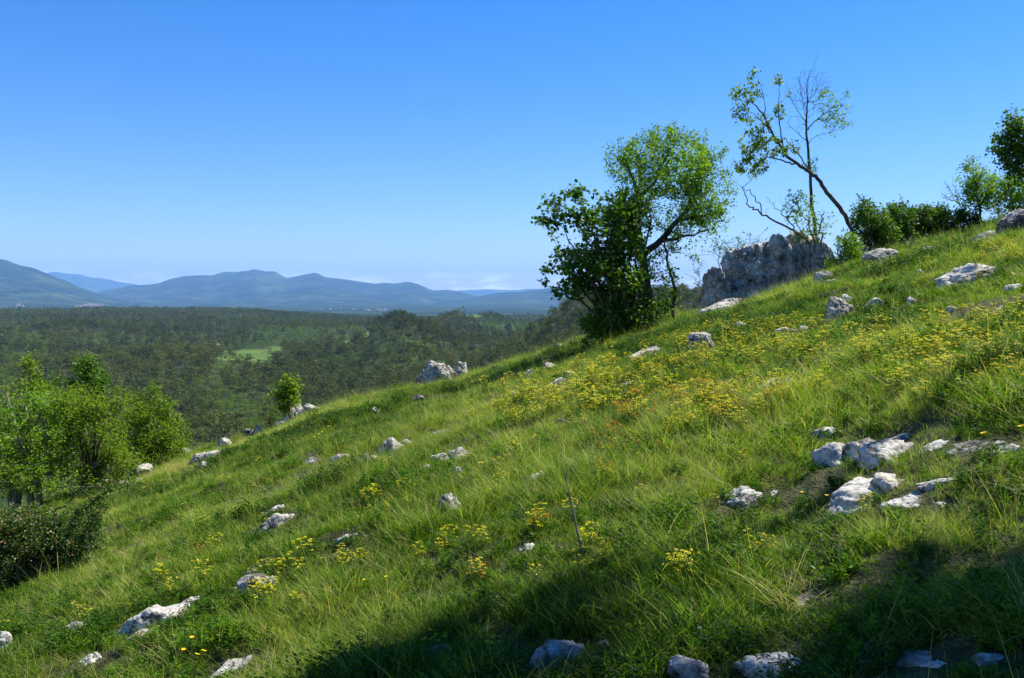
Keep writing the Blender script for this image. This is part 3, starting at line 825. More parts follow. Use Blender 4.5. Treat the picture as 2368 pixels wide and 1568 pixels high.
def path_resample(pts, step):
    pts = np.array(pts, float); out_ = [pts[0]]
    for a, b in zip(pts[:-1], pts[1:]):
        n = max(1, int(np.linalg.norm(b[:3] - a[:3]) / step))
        for k in range(1, n + 1): out_.append(a + (b - a) * k / n)
    return np.array(out_)
def smooth_path(pts, it=2):
    pts = np.array(pts, float)
    for _ in range(it):
        if len(pts) < 3: break
        q = [pts[0]]
        for a, b in zip(pts[:-1], pts[1:]): q += [a * .75 + b * .25, a * .25 + b * .75]
        q.append(pts[-1]); pts = np.array(q)
    return pts
def tubes(pos, par, rad_, thick=0.012):
    """tapered branches as one surface per segment chain"""
    i = np.nonzero(par >= 0)[0]
    a, b = pos[par[i]], pos[i]
    ra, rb = np.minimum(rad_[par[i]], rad_[i] * 1.6), rad_[i]
    d = b - a; ln = np.linalg.norm(d, axis=1, keepdims=True); ok = ln[:, 0] > 1e-5
    a, b, ra, rb, d, ln = a[ok], b[ok], ra[ok], rb[ok], d[ok], ln[ok]
    d = d / ln
    Vs, Qs, off = [], [], 0
    for big in (False, True):
        s = (rb >= thick) == big
        if not s.any(): continue
        m = 8 if big else 3
        A, B, Ra, Rb, D = a[s], b[s], ra[s], rb[s], d[s]
        up = np.where(np.abs(D[:, 2:3]) < 0.95, np.array([[0, 0, 1.0]]), np.array([[1.0, 0, 0]]))
        u = np.cross(D, up); u /= np.linalg.norm(u, axis=1, keepdims=True); w = np.cross(D, u)
        th = np.arange(m) * 2 * PI / m
        ring = np.cos(th)[None, :, None] * u[:, None] + np.sin(th)[None, :, None] * w[:, None]
        A_ = A[:, None] - D[:, None] * Ra[:, None, None] * .3 + ring * Ra[:, None, None]
        B_2 = B[:, None] + D[:, None] * Rb[:, None, None] * .3 + ring * Rb[:, None, None]
        V = np.concatenate([A_, B_2], 1)
        n = len(A); o = off + (np.arange(n) * 2 * m)[:, None]
        k = np.arange(m)
        q = np.stack([o + k, o + (k + 1) % m, o + m + (k + 1) % m, o + m + k], -1).reshape(-1, 4)
        Vs.append(V.reshape(-1, 3)); Qs.append(q); off += n * 2 * m
    return np.concatenate(Vs), np.concatenate(Qs)
def leaves(c, size, g, aspect=0.62, droop=0.25, tint=0.5, tj=0.2, flat=0.5):
    n = len(c)
    d = g.normal(size=(n, 3)); d[:, 2] = d[:, 2] * 0.6 - droop; d /= np.linalg.norm(d, axis=1, keepdims=True)
    nn = g.normal(size=(n, 3)) + np.array([0.15, 0, flat * 1.6]); sd_ = np.cross(nn, d); sd_ /= np.linalg.norm(sd_, axis=1, keepdims=True)
    nr = np.cross(d, sd_)
    s = (size * g.uniform(0.65, 1.25, n))[:, None]
    V = np.stack([c, c + d * s * .45 + sd_ * s * aspect * .5 + nr * s * .10, c + d * s, c + d * s * .45 - sd_ * s * aspect * .5 + nr * s * .10], 1)
    q = np.arange(n * 4).reshape(n, 4)
    t1 = q[:, [0, 1, 2]]; t2 = q[:, [0, 2, 3]]
    t = np.clip(g.normal(tint, tj, n), 0, 1) if np.isscalar(tint) else np.clip(tint + g.normal(0, tj, n), 0, 1)
    return V.reshape(-1, 3), np.stack([t1, t2], 1).reshape(-1, 3), np.repeat(t, 4)
def grow(base_paths, blobs, n, seed, step=0.14, tip=0.0028, wob=0.05, alpha=0.25, gap=0.0, shell=0.35, expo=2.35, hug=0.4):
    """skeleton: given limbs plus branches reaching points spread through the blobs.
       base_paths: [[(x,y,z,r),...]...]; blobs: [(cx,cy,cz,rx,ry,rz,weight)]"""
    g = np.random.default_rng(seed)
    pos, par, rmin, isl = [], [], [], []
    for bp in base_paths:
        pp = path_resample(smooth_path(bp, 2), step)
        start = len(pos)
        if start:
            dd = np.linalg.norm(np.array(pos) - pp[0, :3], axis=1); p0 = int(dd.argmin())
        else: p0 = -1
        for k, q_ in enumerate(pp):
            if k == 0 and p0 >= 0: prev = p0; 
            jit = g.normal(0, wob * .25, 3) if 0 < k < len(pp) - 1 else 0
            pos.append(q_[:3] + jit); par.append(p0 if k == 0 else len(pos) - 2); rmin.append(q_[3]); isl.append(0)
    nb = len(pos)
    # attractors
    w = np.array([b[6] * b[3] * b[4] * b[5] for b in blobs]); w /= w.sum()
    A = []
    while len(A) < n:
        b = blobs[g.choice(len(blobs), p=w)]
        v = g.normal(size=3); v /= np.linalg.norm(v)
        rr_ = g.uniform(shell ** 3, 1) ** (1 / 3) * (1 + .12 * math.sin(v[0] * 7 + v[2] * 5 + b[0] * 9))
        p = np.array(b[:3]) + v * rr_ * np.array(b[3:6])
        if gap and fbm(p[0:1] * 1.7, p[1:2] * 1.7, p[2:3] * 1.7, seed=seed, oct=2)[0] < gap: continue
        A.append(p)
    A = np.array(A)
    P0 = np.array(pos)
    dmin = np.array([np.linalg.norm(P0 - a, axis=1).min() for a in A])
    A = A[np.argsort(dmin)]
    cap = nb + n * 40
    X = np.zeros((cap, 3)); X[:nb] = P0
    PL = np.zeros(cap)
    for k in range(nb): PL[k] = 0 if par[k] < 0 else PL[par[k]] + np.linalg.norm(X[k] - X[par[k]])
    par = list(par); cnt = nb; tips = []
    for a in A:
        dd = np.linalg.norm(X[:cnt] - a, axis=1)
        cost = dd + alpha * PL[:cnt] + 0.9 * np.maximum(0, X[:cnt, 2] - a[2])
        j = int(cost.argmin()); dist = dd[j]
        if dist < 0.03: continue
        pj = par[j]
        dr = X[j] - X[pj] if pj >= 0 else np.array([0, 0, 1.0])
        dr = dr / (np.linalg.norm(dr) + 1e-9)
        c = X[j] + dr * dist * hug + np.array([0, 0, dist * .06]) + g.normal(0, wob, 3) * dist
        m = max(2, int(dist / step))
        prev = j
        for k in range(1, m + 1):
            t = k / m
            q_ = (1 - t) ** 2 * X[j] + 2 * t * (1 - t) * c + t * t * a
            if k < m: q_ = q_ + g.normal(0, wob * .18, 3) * min(1, dist)
            if cnt >= cap: break
            X[cnt] = q_; PL[cnt] = PL[prev] + dist / m; par.append(prev); prev = cnt; cnt += 1
        tips.append(prev)
    X = X[:cnt]; par = np.array(par)
    r = np.zeros(cnt)
    acc = np.zeros(cnt)
    for k in range(cnt - 1, -1, -1):
        if acc[k] == 0: acc[k] = tip ** expo
        r[k] = acc[k] ** (1 / expo)
        if par[k] >= 0: acc[par[k]] += acc[k]
    rm = np.array(rmin)
    r[:nb] = np.where(rm > 0, rm, r[:nb])
    lim = rm.max() if len(rm) and rm.max() > 0 else 1
    r = np.minimum(r, lim)
    # a branch never thicker than what carries it
    for k in range(cnt):
        if par[k] >= 0 and k >= nb: r[k] = min(r[k], r[par[k]] * 0.92)
    return X, par, r, nb, np.array(tips)
def tree(name, label, cat, base_paths, blobs, n, seed, leaf, size, per, bark=None, spread=0.12, back=4, group=None, trunk='trunk', crown='crown', droop=0.25, aspect=0.62, tj=0.2, leafy=None, tgrad=0.0, loc=None, **kw):
    X, par, r, nb, tips = grow(base_paths, blobs, n, seed, **kw)
    g = np.random.default_rng(seed + 1)
    base = np.array(base_paths[0][0][:3]) if loc is None else np.array(loc)
    V, q = tubes(X, par, r)
    o = empty(name, base)
    tag(o, label, cat, group)
    link(trunk, mesh_np(trunk, V - base, q, smooth=True), bark or BARK, parent=o)
    if per > 0:
        C_ = []
        for t in tips:
            if leafy is not None and not leafy(X[t]): continue
            ids = [t]; k = t
            for _ in range(back):
                if par[k] < nb: break
                k = par[k]; ids.append(k)
            ids = np.array(ids)
            m = g.poisson(per)
            C_.append(X[g.choice(ids, m)] + g.normal(0, spread * .5, (m, 3)))
        C_ = np.concatenate(C_)
        zz = (C_[:, 2] - C_[:, 2].min()) / (np.ptp(C_[:, 2]) + 1e-6)
        cl = fbm(C_[:, 0] * 1.5, C_[:, 1] * 1.5, C_[:, 2] * 1.5, seed=seed, oct=2)
        V, t, a = leaves(C_, size, g, aspect=aspect, droop=droop, tint=0.5 + 0.18 * cl + tgrad * (zz - .5), tj=tj)
        link(crown, mesh_np(crown, V - base, tris=t, attrs={'tint': a}), leaf, parent=o)
    return o
def pxp(lst, Y):                                     # [(px, py, dY, r)] -> limb path
    out_ = []
    for (px, py, dy, r_) in lst:
        p = P(px, py, Y + dy); out_.append((p[0], p[1], p[2], r_))
    return out_
def pxb(lst, Y):                                     # [(px, py, rx, ry, dY, depth, weight)] -> blobs
    out_ = []
    for (px, py, rx, ry, dy, dp, w) in lst:
        p = P(px, py, Y + dy); k = (Y + dy) / F0
        out_.append((p[0], p[1], p[2], rx * k, dp, ry * k, w))
    return out_
def ground_start(px, py, Y):                         # pushes a limb's foot into the ground below
    p = P(px, py, Y); p[2] = float(H(p[0], p[1])) - 0.08
    return p
def rooted(lst, Y):
    pa = pxp(lst, Y)
    x, y, z, r_ = pa[0]
    pa = [(x, y, float(H(x, y)) - 0.1, r_ * 1.15)] + pa
    return pa

# round crowned tree in the middle
Y = 19.2
tree('tree', 'round crowned tree with airy bright green leaves beside the dark shrub', 'tree',
     [rooted([(1500, 700, 0, .10), (1492, 640, 0, .09), (1488, 585, 0, .08)], Y),
      pxp([(1488, 585, 0, .075), (1470, 520, .1, .06), (1480, 440, .2, .04), (1440, 370, .2, .02)], Y),
      pxp([(1488, 585, 0, .08), (1530, 555, -.1, .065), (1570, 510, -.2, .05), (1610, 440, -.2, .035), (1630, 370, -.1, .016)], Y),
      pxp([(1570, 510, -.2, .04), (1620, 500, 0, .03), (1660, 490, .2, .02)], Y),
      pxp([(1480, 460, .2, .04), (1530, 400, 0, .028), (1550, 320, 0, .012)], Y),
      pxp([(1530, 555, -.1, .04), (1580, 550, .4, .028), (1640, 530, .6, .014)], Y)],
     pxb([(1480, 400, 82, 78, 0, 1.3, 1), (1560, 370, 105, 78, 0, 1.5, 1.1), (1622, 430, 82, 92, 0, 1.2, .9), (1530, 470, 110, 70, 0, 1.3, .8), (1630, 510, 62, 40, .2, .8, .8), (1440, 345, 40, 26, 0, .5, 1.2), (1530, 312, 60, 22, 0, .7, 1.2), (1620, 330, 50, 30, 0, .6, 1.2), (1500, 560, 60, 50, 0, .7, .8), (1500, 640, 50, 50, 0, .6, .9), (1520, 700, 46, 26, 0, .5, .9), (1570, 590, 56, 34, 0, .5, .7), (1600, 540, 60, 34, .2, .6, .7)], Y),
     2250, 301, LEAF_MID, 0.062, 9, spread=0.10, back=4, step=.11, tip=.0026, shell=.25, droop=.45, gap=-0.24)
# dark many stemmed shrub in front of it
Y = 18.0
stems = []
rs = random.Random(5)
for k in range(11):
    bx = 1400 + k * 7 + rs.uniform(-5, 5); tx = 1275 + k * 22 + rs.uniform(-15, 15); ty = 520 + rs.uniform(-40, 90)
    stems.append(rooted([(bx, 745 - k * 1.5, rs.uniform(-.3, .3), .035), ((bx * 1.3 + tx * .7) / 2, (740 + ty) / 2 + 20, rs.uniform(-.5, .5), .026), (tx, ty, rs.uniform(-.8, .8), .012)], Y))
stems.append(rooted([(1400, 740, 0, .03), (1350, 700, 0, .024), (1300, 680, 0, .012), (1265, 662, 0, .006)], Y))
tree('shrub', 'dark green many stemmed hazel shrub left of the round crowned tree', 'shrub', stems,
     pxb([(1300, 490, 62, 48, 0, .7, 1), (1370, 530, 70, 60, 0, 1.0, 1), (1440, 530, 55, 75, 0, .9, 1), (1350, 600, 90, 52, 0, 1.0, .9), (1420, 640, 75, 70, 0, 1.0, 1), (1320, 660, 60, 26, 0, .6, .8), (1440, 740, 100, 42, 0, .9, 1.1), (1335, 440, 28, 18, 0, .3, 1.6), (1270, 620, 22, 18, 0, .3, .8), (1430, 470, 50, 30, 0, .6, .8), (1390, 770, 50, 22, -.3, .5, 1.1), (1470, 700, 40, 60, 0, .7, .8)], Y),
     1150, 302, LEAF_DARK, 0.088, 10, spread=0.11, back=3, aspect=.85, shell=.1, gap=-0.2, droop=.5, tj=.22)
tree('sapling', 'thin dark sapling leaning right beside the round crowned tree', 'sapling',
     [rooted([(1556, 712, 0, .035), (1560, 660, 0, .03), (1546, 620, 0, .026), (1540, 570, 0, .02), (1528, 545, 0, .012)], 18.4)],
     pxb([(1545, 660, 26, 60, 0, .4, 1), (1525, 700, 22, 26, 0, .3, 1)], 18.4), 70, 303, LEAF_MID, 0.075, 6, shell=0, spread=.12)
# twiggy bush on the left of the boulder
tree('thin_bush', 'thin twiggy bush with few small leaves rising behind the left end of the boulder', 'bush',
     [rooted([(1668, 640, 0, .016), (1660, 600, 0, .012), (1650, 560, 0, .006)], 28.3), rooted([(1620, 690, 0, .012), (1618, 640, 0, .01), (1600, 610, 0, .006), (1608, 560, 0, .003)], 28.3), pxp([(1625, 660, 0, .012), (1600, 640, 0, .008), (1585, 635, 0, .004)], 28.3)],
     pxb([(1668, 570, 32, 24, 0, .5, 1), (1725, 560, 55, 26, 0, .6, .8), (1620, 610, 18, 60, 0, .4, .5), (1790, 535, 22, 18, 0, .2, .6)], 28.3), 210, 304, LEAF_DARK, 0.065, 3, shell=0, spread=.1, wob=.1)
# leaning tree
Y = 26.0
tree('leaning_tree', 'slender tree leaning far left over the boulder, leafy only on its upper left branches', 'tree',
     [rooted([(1976, 585, 0, .05), (1978, 560, 0, .055), (1964, 520, 0, .06), (1946, 485, 0, .062), (1915, 450, 0, .06), (1893, 415, 0, .055), (1870, 396, 0, .05), (1838, 378, 0, .045), (1812, 352, 0, .04), (1785, 310, 0, .032), (1768, 270, 0, .024), (1735, 235, 0, .015), (1712, 215, 0, .007)], Y),
      pxp([(1838, 378, 0, .024), (1805, 372, .1, .02), (1770, 360, .2, .012), (1740, 350, .2, .006)], Y),
      pxp([(1812, 352, 0, .024), (1806, 310, -.2, .018), (1798, 250, -.2, .012), (1802, 200, -.2, .008), (1800, 172, -.2, .005)], Y),
      pxp([(1785, 310, 0, .02), (1760, 280, .2, .014), (1740, 262, .2, .008), (1705, 245, .2, .004)], Y),
      pxp([(1768, 270, 0, .016), (1768, 235, 0, .01), (1755, 190, 0, .006), (1745, 165, 0, .004)], Y),
      pxp([(1870, 396, 0, .022), (1840, 350, .2, .015), (1815, 320, .3, .008)], Y)],
     pxb([(1745, 175, 12, 22, 0, .2, 1.6), (1740, 215, 26, 22, 0, .3, 1.2), (1700, 215, 16, 26, 0, .3, 1.3), (1800, 180, 9, 22, 0, .2, 1.6), (1800, 250, 24, 24, 0, .3, 1.1), (1715, 262, 24, 26, 0, .3, 1), (1760, 285, 30, 24, 0, .3, 1), (1740, 325, 36, 24, 0, .4, 1), (1790, 340, 34, 22, 0, .4, .9), (1735, 385, 42, 18, 0, .4, 1.2), (1745, 358, 46, 18, .1, .4, 1), (1830, 340, 22, 22, .2, .3, .8), (1820, 215, 10, 10, 0, .2, 1.2)], Y),
     200, 305, LEAF_LIME, 0.10, 11, spread=.10, back=1, shell=0, aspect=.6, droop=.9, wob=.06, tj=.2, alpha=.15)
# upright tree with bare top
Y = 27.2
tree('bare_tree', 'straight thin tree with bare twiggy top and a few leaves on its right side', 'tree',
     [rooted([(1888, 560, 0, .06), (1882, 510, 0, .055), (1874, 460, 0, .05), (1872, 400, 0, .045), (1868, 340, 0, .038), (1863, 290, 0, .03), (1866, 240, 0, .02), (1866, 180, 0, .01), (1880, 155, 0, .005), (1893, 118, 0, .003)], Y),
      pxp([(1866, 300, 0, .018), (1890, 275, 0, .014), (1925, 250, 0, .01), (1950, 225, 0, .006), (1965, 208, 0, .004)], Y),
      pxp([(1864, 285, 0, .014), (1840, 250, 0, .01), (1826, 220, 0, .006), (1815, 200, 0, .003)], Y),
      pxp([(1866, 240, 0, .012), (1885, 215, 0, .008), (1898, 180, 0, .004)], Y),
      pxp([(1866, 255, 0, .012), (1850, 215, .2, .008), (1848, 175, .2, .004), (1860, 150, .2, .002)], Y),
      pxp([(1870, 330, 0, .014), (1845, 310, -.2, .01), (1820, 285, -.2, .005)], Y)],
     pxb([(1868, 210, 52, 50, 0, 1.0, 1), (1930, 265, 36, 44, 0, .6, 1.2), (1850, 280, 40, 26, 0, .6, .7), (1878, 385, 22, 22, 0, .4, 1.3), (1958, 215, 14, 14, 0, .3, 1.4)], Y),
     420, 306, LEAF_MID, 0.075, 6, spread=.1, back=2, shell=0, leafy=lambda p: (proj(*p)[0] > 1893 and proj(*p)[1] > 205) or proj(*p)[1] > 330, wob=.05, alpha=.35, tip=.0034)
# crooked bare branch reaching left from the boulder top
Y = 26.4
tree('crooked_bush', 'crooked bush with a long pale branch reaching left over the boulder top', 'bush',
     [rooted([(1880, 575, .3, .045), (1862, 555, 0, .04), (1840, 535, 0, .034), (1800, 515, 0, .03), (1765, 498, 0, .026), (1742, 485, 0, .02), (1720, 462, 0, .016), (1722, 430, 0, .012), (1735, 412, 0, .007)], Y),
      pxp([(1765, 498, 0, .02), (1755, 470, 0, .016), (1730, 440, .1, .012), (1705, 425, .1, .007), (1690, 410, .1, .004)], Y),
      pxp([(1840, 535, 0, .02), (1815, 500, .1, .014), (1790, 480, .1, .01), (1775, 455, .1, .005)], Y),
      rooted([(1885, 560, 0, .03), (1870, 520, .1, .022), (1850, 480, .1, .014), (1838, 450, .1, .008)], Y),
      rooted([(1900, 560, 0, .025), (1895, 520, -.2, .02), (1905, 490, -.2, .012)], Y),
      rooted([(1870, 560, 0, .022), (1850, 530, -.2, .016), (1835, 500, -.2, .01)], Y)],
     pxb([(1845, 480, 40, 42, 0, .5, 1), (1740, 400, 20, 14, 0, .3, .6), (1890, 520, 34, 30, 0, .5, 1), (1790, 470, 26, 18, 0, .2, .5), (1860, 545, 40, 16, 0, .3, .8)], Y),
     190, 307, LEAF_MID, 0.085, 5, bark=BARK_PALE, spread=.1, back=1, shell=0, wob=.12, leafy=lambda p: proj(*p)[0] > 1815 or proj(*p)[1] < 415, tip=.004)
def bush(label, cat, boxes, Y, n, seed, leaf, size, per, nst=9, name='bush', group=None, sr=.02, bark=None, gap=-.4, **kw):
    """bush from crown blobs; stems fan out from the ground under the first blob"""
    rr_ = random.Random(seed)
    cx, cy, rx, ry = boxes[0][:4]
    st = []
    for k in range(nst):
        cand = [b_ for b_ in boxes if len(b_) < 6 or b_[5] < 1.2]; b = cand[k % len(cand)]
        fx = cx + rr_.uniform(-.35, .35) * rx
        tx, ty = b[0] + rr_.uniform(-.5, .5) * b[2], b[1] + rr_.uniform(-.5, .3) * b[3]
        st.append(rooted([(fx, ty + 8 if ty > cy + ry else cy + ry, rr_.uniform(-.4, .4), sr), ((fx + tx) / 2, (cy + ry + ty) / 2, rr_.uniform(-.5, .5), sr * .7), (tx, ty, rr_.uniform(-.6, .6), sr * .35)], Y))
    bl = pxb([(b[0], b[1], b[2], b[3], b[6] if len(b) > 6 else 0, b[4], b[5] if len(b) > 5 else 1) for b in boxes], Y)
    return tree(name, label, cat, st, bl, n, seed, leaf, size, per, bark=bark, group=group, gap=gap, shell=kw.pop('shell', .3), **kw)
bush('yellow green bush at the foot of the leaning tree, right end of the boulder', 'bush', [(1962, 568, 34, 36, .5), (1945, 606, 36, 20, .4), (1985, 604, 30, 22, .4)], 25.2, 330, 311, LEAF_MID, .075, 9)
HG = 'bushes along the brow right of the leaning tree'
for i, (lab, bx, Y_, n, lf) in enumerate([
    ('leafy hedge bush just right of the leaning tree on the brow', [(2010, 515, 46, 46, .8), (1990, 480, 22, 26, .4), (2035, 550, 46, 34, .6), (1995, 575, 50, 28, .5), (2050, 530, 30, 30, .5)], 29, 420, LEAF_DARK),
    ('medium green hedge bush in the middle of the brow, with two upright shoots', [(2070, 512, 44, 36, .8), (2088, 472, 10, 16, .2, 2), (2060, 480, 18, 14, .4), (2085, 550, 60, 26, .6)], 30, 360, LEAF_DARK),
    ('low dark green rounded bush on the brow, darkest of the row', [(2140, 508, 46, 36, .9), (2110, 505, 26, 30, .7), (2170, 498, 30, 28, .6), (2150, 535, 60, 24, .5)], 30.5, 480, LEAF_DARK),
    ('dark bush between the low rounded bush and the small right trees', [(2198, 505, 34, 28, .7), (2228, 515, 36, 26, .6), (2215, 530, 40, 16, .5)], 30, 200, LEAF_DARK)]):
    bush(lab, 'bush', bx, Y_ - 2.3, int(n * 1.5), 320 + i, lf, .09, 10, group=HG)
# trees at the right edge
tree('bare_sapling', 'small leafless sapling with fine reddish twigs left of the small right trees', 'sapling',
     [rooted([(2228, 500, 0, .02), (2215, 465, 0, .014), (2195, 435, 0, .008), (2180, 420, 0, .004)], 29.5), pxp([(2215, 465, 0, .01), (2205, 430, 0, .007), (2200, 405, 0, .003)], 29.5)],
     pxb([(2200, 435, 24, 34, 0, .5, 1), (2190, 455, 22, 14, 0, .3, .6)], 29.5), 90, 331, LEAF_MID, .06, 0, shell=0, tip=.0045)
tree('small_tree', 'small green tree with several forked stems near the right edge', 'tree',
     [rooted([(2268, 510, 0, .04), (2262, 470, 0, .03), (2252, 420, 0, .018), (2248, 375, 0, .006)], 28), pxp([(2265, 480, 0, .024), (2285, 440, .1, .016), (2290, 410, .1, .006)], 28), pxp([(2262, 460, 0, .02), (2238, 430, -.1, .012), (2228, 405, -.1, .004)], 28)],
     pxb([(2250, 400, 30, 44, 0, .8, 1), (2280, 430, 36, 40, 0, .9, 1), (2245, 450, 38, 36, 0, .8, .9), (2262, 365, 14, 16, 0, .3, 1), (2300, 460, 30, 30, 0, .7, .8)], 28),
     430, 332, LEAF_MID, .085, 9, shell=.2, gap=-.3)
tree('small_tree', 'olive green bushy tree cut by the right edge under the tall dark tree', 'tree',
     [rooted([(2345, 520, 0, .05), (2340, 470, 0, .036), (2330, 420, 0, .016)], 27), rooted([(2375, 510, 0, .05), (2380, 450, 0, .03), (2390, 400, 0, .016)], 27)],
     pxb([(2330, 430, 34, 40, 0, .8, 1), (2370, 460, 50, 60, 0, 1, 1), (2325, 490, 34, 34, 0, .7, .8), (2400, 420, 50, 60, 0, 1, .9)], 27),
     520, 333, LEAF_MID, .085, 9, shell=.2, gap=-.35)
tree('tree', 'tall dark leaved tree entering from the right edge at mid height', 'tree',
     [rooted([(2440, 520, 0, .12), (2430, 420, 0, .1), (2420, 340, 0, .08), (2400, 280, 0, .04)], 25), pxp([(2425, 400, 0, .06), (2380, 360, 0, .04), (2330, 340, 0, .02), (2305, 330, 0, .01)], 25), pxp([(2428, 440, 0, .05), (2385, 420, 0, .03), (2350, 395, 0, .014)], 25), pxp([(2420, 340, 0, .05), (2370, 300, 0, .03), (2330, 290, 0, .012)], 25)],
     pxb([(2325, 300, 26, 30, 0, .5, 1), (2310, 345, 22, 24, 0, .4, 1), (2350, 340, 30, 44, 0, .7, 1), (2365, 290, 30, 34, 0, .6, 1), (2340, 335, 46, 66, 0, .8, 1.2), (2420, 320, 80, 90, 0, 1.4, .5), (2345, 390, 24, 20, 0, .4, .8), (2370, 420, 30, 30, 0, .5, .8), (2345, 265, 20, 18, 0, .4, 1.2), (2300, 320, 14, 12, 0, .3, 1), (2480, 300, 70, 80, 0, 1.3, .6)], 25),
     900, 334, LEAF_DARK, .10, 8, shell=.1, gap=.0, aspect=.75, droop=.5)
# left group of shrubs
LG = 'tall shrubs at the left edge of the meadow'
bush('big bright green shrub with a grey forked trunk at the left edge', 'shrub', [(60, 1010, 110, 110, 1.6), (-40, 1050, 90, 110, 1.5), (110, 960, 70, 60, 1.2), (30, 930, 60, 40, 1.0), (100, 1090, 90, 50, 1.2), (20, 905, 12, 26, .25, 1.5), (110, 900, 12, 24, .25, 1.5), (140, 915, 10, 20, .2, 1.5), (45, 895, 8, 20, .2, 1.5)], 17.5, 1900, 341, LEAF_MID, .058, 11, name='shrub', group=LG, sr=.045, nst=12, bark=BARK_PALE, gap=-.32)
bush('olive green shrub with many thin twigs, middle of the left shrub group', 'shrub', [(215, 1000, 74, 90, 1.2), (190, 920, 60, 50, 1.0), (250, 930, 46, 40, .9), (250, 1080, 70, 50, 1.0), (180, 1090, 60, 40, 1.0), (255, 890, 10, 26, .2, 1.6), (225, 880, 8, 22, .2, 1.6), (280, 925, 10, 20, .2, 1.6)], 18.5, 1500, 342, LEAF_LIME, .055, 9, name='shrub', group=LG, sr=.028, nst=14, gap=-.05)
bush('round dense yellow green shrub, rightmost of the left shrub group', 'shrub', [(350, 1000, 76, 76, 1.3), (330, 940, 48, 40, 1.0), (380, 1040, 48, 44, 1.0), (300, 1070, 60, 40, 1.0), (352, 905, 16, 20, .4, 1.6), (394, 930, 14, 16, .4, 1.2), (425, 985, 10, 24, .3, 1.2), (318, 905, 8, 20, .2, 1.5)], 21.5, 1700, 343, LEAF_LIME, .06, 11, name='shrub', group=LG, sr=.028, nst=12, gap=-.12)
tree('young_tree', 'dark green young tree rising above the middle of the left shrubs', 'tree',
     [rooted([(225, 1120, 0, .06), (222, 1000, 0, .05), (212, 920, 0, .03), (202, 850, 0, .012), (200, 820, 0, .005)], 20), pxp([(214, 940, 0, .03), (180, 900, .1, .016), (160, 880, .1, .008)], 20), pxp([(212, 920, 0, .03), (235, 890, .1, .016), (245, 868, .1, .008)], 20)],
     pxb([(200, 850, 26, 34, 0, .5, 1.2), (220, 885, 34, 30, 0, .6, 1), (175, 885, 28, 26, 0, .5, 1), (215, 930, 44, 36, 0, .7, .8), (145, 870, 20, 14, 0, .3, .7), (120, 880, 14, 26, 0, .3, .7)], 20),
     520, 344, LEAF_DARK, .075, 9, shell=.1, gap=-.3, tgrad=.5)
tree('young_tree', 'slender yellow green young tree standing above the far left shrubs', 'tree',
     [rooted([(88, 1090, 0, .045), (84, 960, 0, .03), (76, 890, 0, .016), (66, 830, 0, .006)], 19), pxp([(80, 920, 0, .02), (95, 880, 0, .01), (90, 850, 0, .005)], 19)],
     pxb([(64, 835, 13, 20, 0, .3, 1.3), (76, 880, 24, 26, 0, .5, 1), (95, 910, 34, 34, 0, .6, 1), (68, 940, 34, 30, 0, .6, 1), (92, 850, 12, 10, 0, .2, 1)], 19),
     300, 345, LEAF_LIME, .07, 8, shell=0, gap=-.2)
# hawthorn
Y = 8.2
rs = random.Random(77)
hp = []
for k in range(15):
    bx = 70 + rs.uniform(-60, 70); tx = rs.uniform(-60, 215); ty = rs.uniform(1190, 1280)
    hp.append(rooted([(bx, 1335, rs.uniform(-.3, .3), .014), ((bx + tx) / 2, (1320 + ty) / 2 - 10, rs.uniform(-.3, .3), .010), (tx, ty, rs.uniform(-.35, .35), .005)], Y))
hp += [pxp([(120, 1200, 0, .008), (165, 1150, 0, .007), (205, 1128, 0, .006), (262, 1116, 0, .004), (325, 1120, 0, .002)], Y), pxp([(190, 1140, 0, .004), (230, 1152, 0, .003), (262, 1150, 0, .002)], Y), pxp([(168, 1150, 0, .004), (162, 1120, 0, .003), (170, 1096, 0, .002)], Y)]
tree('hawthorn', 'low spreading hawthorn with reddish shoots and faded blossom in the lower left', 'bush', hp,
     pxb([(60, 1250, 116, 74, 0, .42, 1), (160, 1222, 72, 46, 0, .35, 1), (200, 1275, 44, 50, 0, .28, 1), (30, 1192, 86, 26, 0, .35, 1), (-60, 1245, 90, 76, 0, .4, .8), (110, 1305, 100, 34, 0, .3, 1), (215, 1175, 40, 26, 0, .2, 1), (240, 1130, 44, 10, 0, .08, 4), (305, 1121, 24, 7, 0, .05, 5), (168, 1112, 9, 14, 0, .05, 4)], Y),
     2900, 351, LEAF_HAW, .026, 14, shell=.25, gap=0, spread=.04, step=.05, tip=.0011, tj=.24, wob=.08)
# sapling behind the rock pile
tree('sapling', 'bright yellow green leafy sapling behind the three lobed white rock pile', 'sapling',
     [rooted([(668, 958, 0, .025), (668, 920, 0, .018), (664, 890, 0, .01), (662, 874, 0, .004)], 22.5), pxp([(668, 925, 0, .012), (645, 910, 0, .006)], 22.5)],
     pxb([(665, 885, 16, 18, 0, .3, 1.2), (684, 892, 14, 16, 0, .3, 1.1), (645, 912, 18, 12, 0, .3, 1), (675, 920, 22, 20, 0, .4, 1), (650, 935, 18, 16, 0, .3, .8)], 22.5), 200, 361, LEAF_LIME, .085, 8, shell=0, gap=-.2)
bush('dry reddish green bush on the brow left of the sapling', 'bush', [(632, 968, 20, 16, .3)], 23, 60, 362, LEAF_HAW, .06, 6, nst=4)
